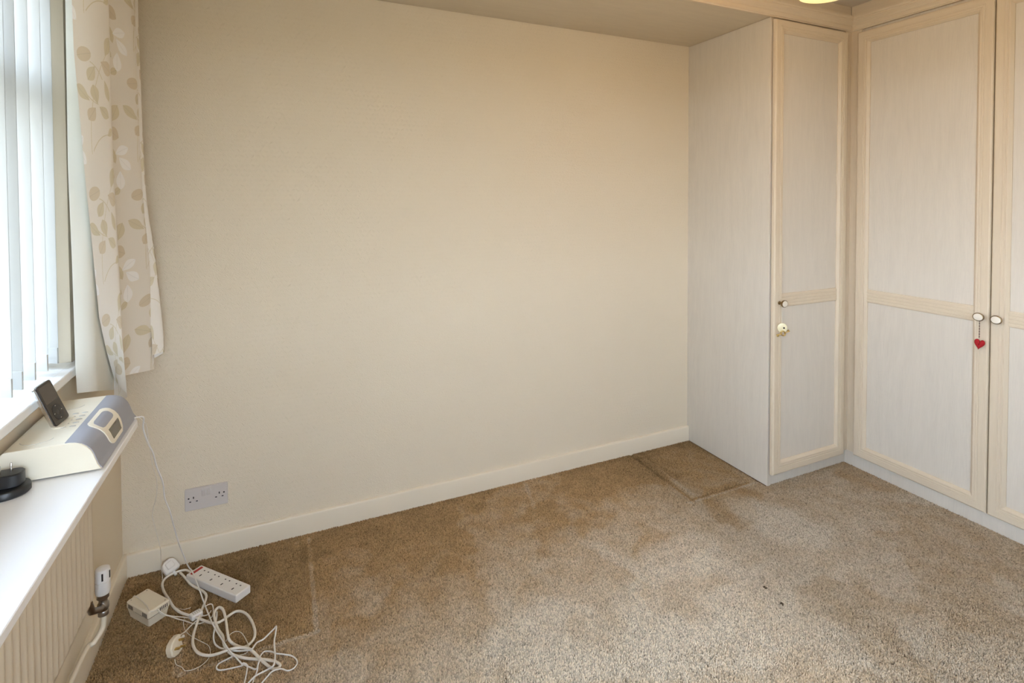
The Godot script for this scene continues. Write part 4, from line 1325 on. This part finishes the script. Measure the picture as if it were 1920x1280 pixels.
# twist-pile carpet: one tuft mesh set out by the hundred thousand, each with its own lean and tone
func build_carpet() -> void:
	var a := Acc.new()
	var rows := []
	for q in [[0.0, 0.0016, 0.0], [0.005, 0.0026, 0.0], [0.0085, 0.0024, 0.0009], [0.0112, 0.0010, 0.0016]]:
		var line := []
		for k in 6:
			var an: float = TAU * k / 5.0 + q[0] * 120.0
			line.append(Vector3(q[1] * cos(an) + q[2], q[0] - 0.0110, q[1] * sin(an)))
		rows.append(line)
	a.grid(rows, [], true, true)
	var tip := Vector3(0.0018, 0.0005, 0)
	for k in 5:
		a.tri(rows[3][k], rows[3][k + 1], tip, Vector3.UP, Vector3.UP, Vector3.UP)
	var mm := MultiMesh.new()
	mm.transform_format = MultiMesh.TRANSFORM_3D
	mm.use_colors = true
	mm.mesh = a.mesh()
	var spots: Array[Transform3D] = []
	var tones := PackedColorArray()
	var lay := noise(31, 1.6, 3)
	var lay2 := noise(32, 5.5, 3)
	var swirl := noise(33, 2.2, 2)
	var step := 0.0047
	var z := 0.017
	while z < 2.15:
		var x0 := 0.018 + (step * 0.5 if int(z / step) % 2 else 0.0)
		# no pile where the fitted furniture stands, nor far outside what can be seen
		var x1 := 3.296 if z > 0.572 else WARD_X - 0.002
		var x := x0
		while x < x1:
			if z > 1.30 and x < (z - 1.30) * 1.4:
				x += step
				continue
			var p := Vector2(x + rng.randf_range(-0.0016, 0.0016), z + rng.randf_range(-0.0016, 0.0016))
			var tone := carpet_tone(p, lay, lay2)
			var speck := rng.randf_range(0.70, 1.20)
			if rng.randf() < 0.10:
				speck *= 0.66
			var height := rng.randf_range(0.86, 1.08)
			height *= 1.0 - 0.55 * tone.y
			var lean := Basis(Vector3(1, 0, 0), rng.randf_range(-0.25, 0.25)) * Basis(Vector3.UP, rng.randf_range(0, TAU))
			spots.append(Transform3D(lean.scaled(Vector3(1.10, height, 1.10)), Vector3(p.x, -0.0110 + 0.0110 * height, p.y)))
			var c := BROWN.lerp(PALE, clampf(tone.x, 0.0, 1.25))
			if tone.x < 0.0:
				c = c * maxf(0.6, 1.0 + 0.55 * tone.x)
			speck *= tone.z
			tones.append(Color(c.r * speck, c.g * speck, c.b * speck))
			x += step
		z += step * 0.92
	mm.instance_count = spots.size()
	for i in spots.size():
		mm.set_instance_transform(i, spots[i])
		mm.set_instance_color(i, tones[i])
	var o := MultiMeshInstance3D.new()
	o.name = "carpet_pile"
	o.multimesh = mm
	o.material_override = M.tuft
	o.set_meta("kind", "stuff")
	o.set_meta("label", "beige twist-pile carpet with furniture marks pressed into it")
	get_node("floor").add_child(o, true)

# (tone, how far the pile is pressed down, dullness): trodden and brushed patches, the marks that furniture left, and window-side shade painted in
func carpet_tone(p: Vector2, lay: FastNoiseLite, lay2: FastNoiseLite) -> Vector3:
	var w := p + Vector2(lay2.get_noise_2d(p.x + 7.0, p.y), lay2.get_noise_2d(p.x, p.y + 9.0)) * 0.05
	var g := smoothstep(0.10, 1.05, p.y + 0.10 * lay.get_noise_2d(p.x + 3.0, p.y) - 0.45 * maxf(0.0, 0.85 - p.x)) * (1.0 - 0.22 * smoothstep(1.8, 2.6, p.x))  # broad gradient: pile lay together with the fall of daylight, painted as tone
	g += 0.30 * smoothstep(-0.08, 0.12, lay.get_noise_2d(w.x, w.y)) - 0.15 + 0.26 * lay2.get_noise_2d(p.x * 1.5, p.y * 1.5)
	# pale brushed patches
	for q in [[2.52, 0.80, 0.13, 0.22, 0.55, 0.35], [1.98, 0.80, 0.20, 0.12, 0.36, 0.2], [1.75, 0.72, 0.035, 0.16, 0.3, 0.3], [1.70, 0.92, 0.03, 0.14, 0.3, -0.5], [1.35, 1.05, 0.45, 0.28, 0.12, 0.0]]:
		var d := (w - Vector2(q[0], q[1])).rotated(q[5])
		var r := Vector2(d.x / q[2], d.y / q[3]).length()
		g += q[4] * (1.0 - smoothstep(0.7, 1.25, r))
	g -= 0.30 * (1.0 - smoothstep(0.45, 1.0, p.x))  # shade below the window painted into the left of the carpet
	var pressed := 0.0
	# where two bedside cabinets stood
	if p.x > 2.305 and p.y < 0.52:
		g -= 0.16
	if p.x > 0.26 and p.x < 0.638 and p.y > 0.07 and p.y < 0.575:
		g -= 0.22
	var j := lay2.get_noise_2d(p.x * 3.0, p.y * 3.0) * 0.006
	for q in [[Vector2(2.300, 0.02), Vector2(2.300, 0.523), 0.010, -0.30, 0.8], [Vector2(2.345, 0.05), Vector2(2.335, 0.47), 0.012, 0.14, 0.0], [Vector2(2.27, 0.525), Vector2(2.70, 0.525), 0.010, 0.20, 0.5], [Vector2(2.31, 0.508), Vector2(2.66, 0.508), 0.007, -0.30, 0.8],
			[Vector2(0.645, 0.05), Vector2(0.645, 0.585), 0.0095, 0.20, 0.5], [Vector2(0.27, 0.585), Vector2(0.645, 0.588), 0.012, 0.22, 0.5], [Vector2(0.30, 0.572), Vector2(0.63, 0.574), 0.006, -0.25, 0.8], [Vector2(0.245, 0.20), Vector2(0.252, 0.58), 0.014, 0.20, 0.3], [Vector2(0.60, 0.06), Vector2(0.60, 0.14), 0.010, 0.14, 0.2],
			[Vector2(1.650, 0.04), Vector2(1.600, 0.25), 0.012, 0.14, 0.2]]:
		var d := near_line(p, q[0], q[1]) + j
		var f := 1.0 - smoothstep(q[2] * 0.6, q[2] * 1.25, d)
		g += q[3] * 1.8 * f
		pressed = maxf(pressed, q[4] * f)
	# darker along the back skirting
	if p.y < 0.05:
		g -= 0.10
	# duller towards the double wardrobe
	var dull := 1.0 - 0.24 * smoothstep(1.9, 2.7, w.x) - 0.10 * smoothstep(2.0, 2.3, w.x) * (1.0 - smoothstep(2.3, 2.5, w.x))
	return Vector3(g, pressed, dull)
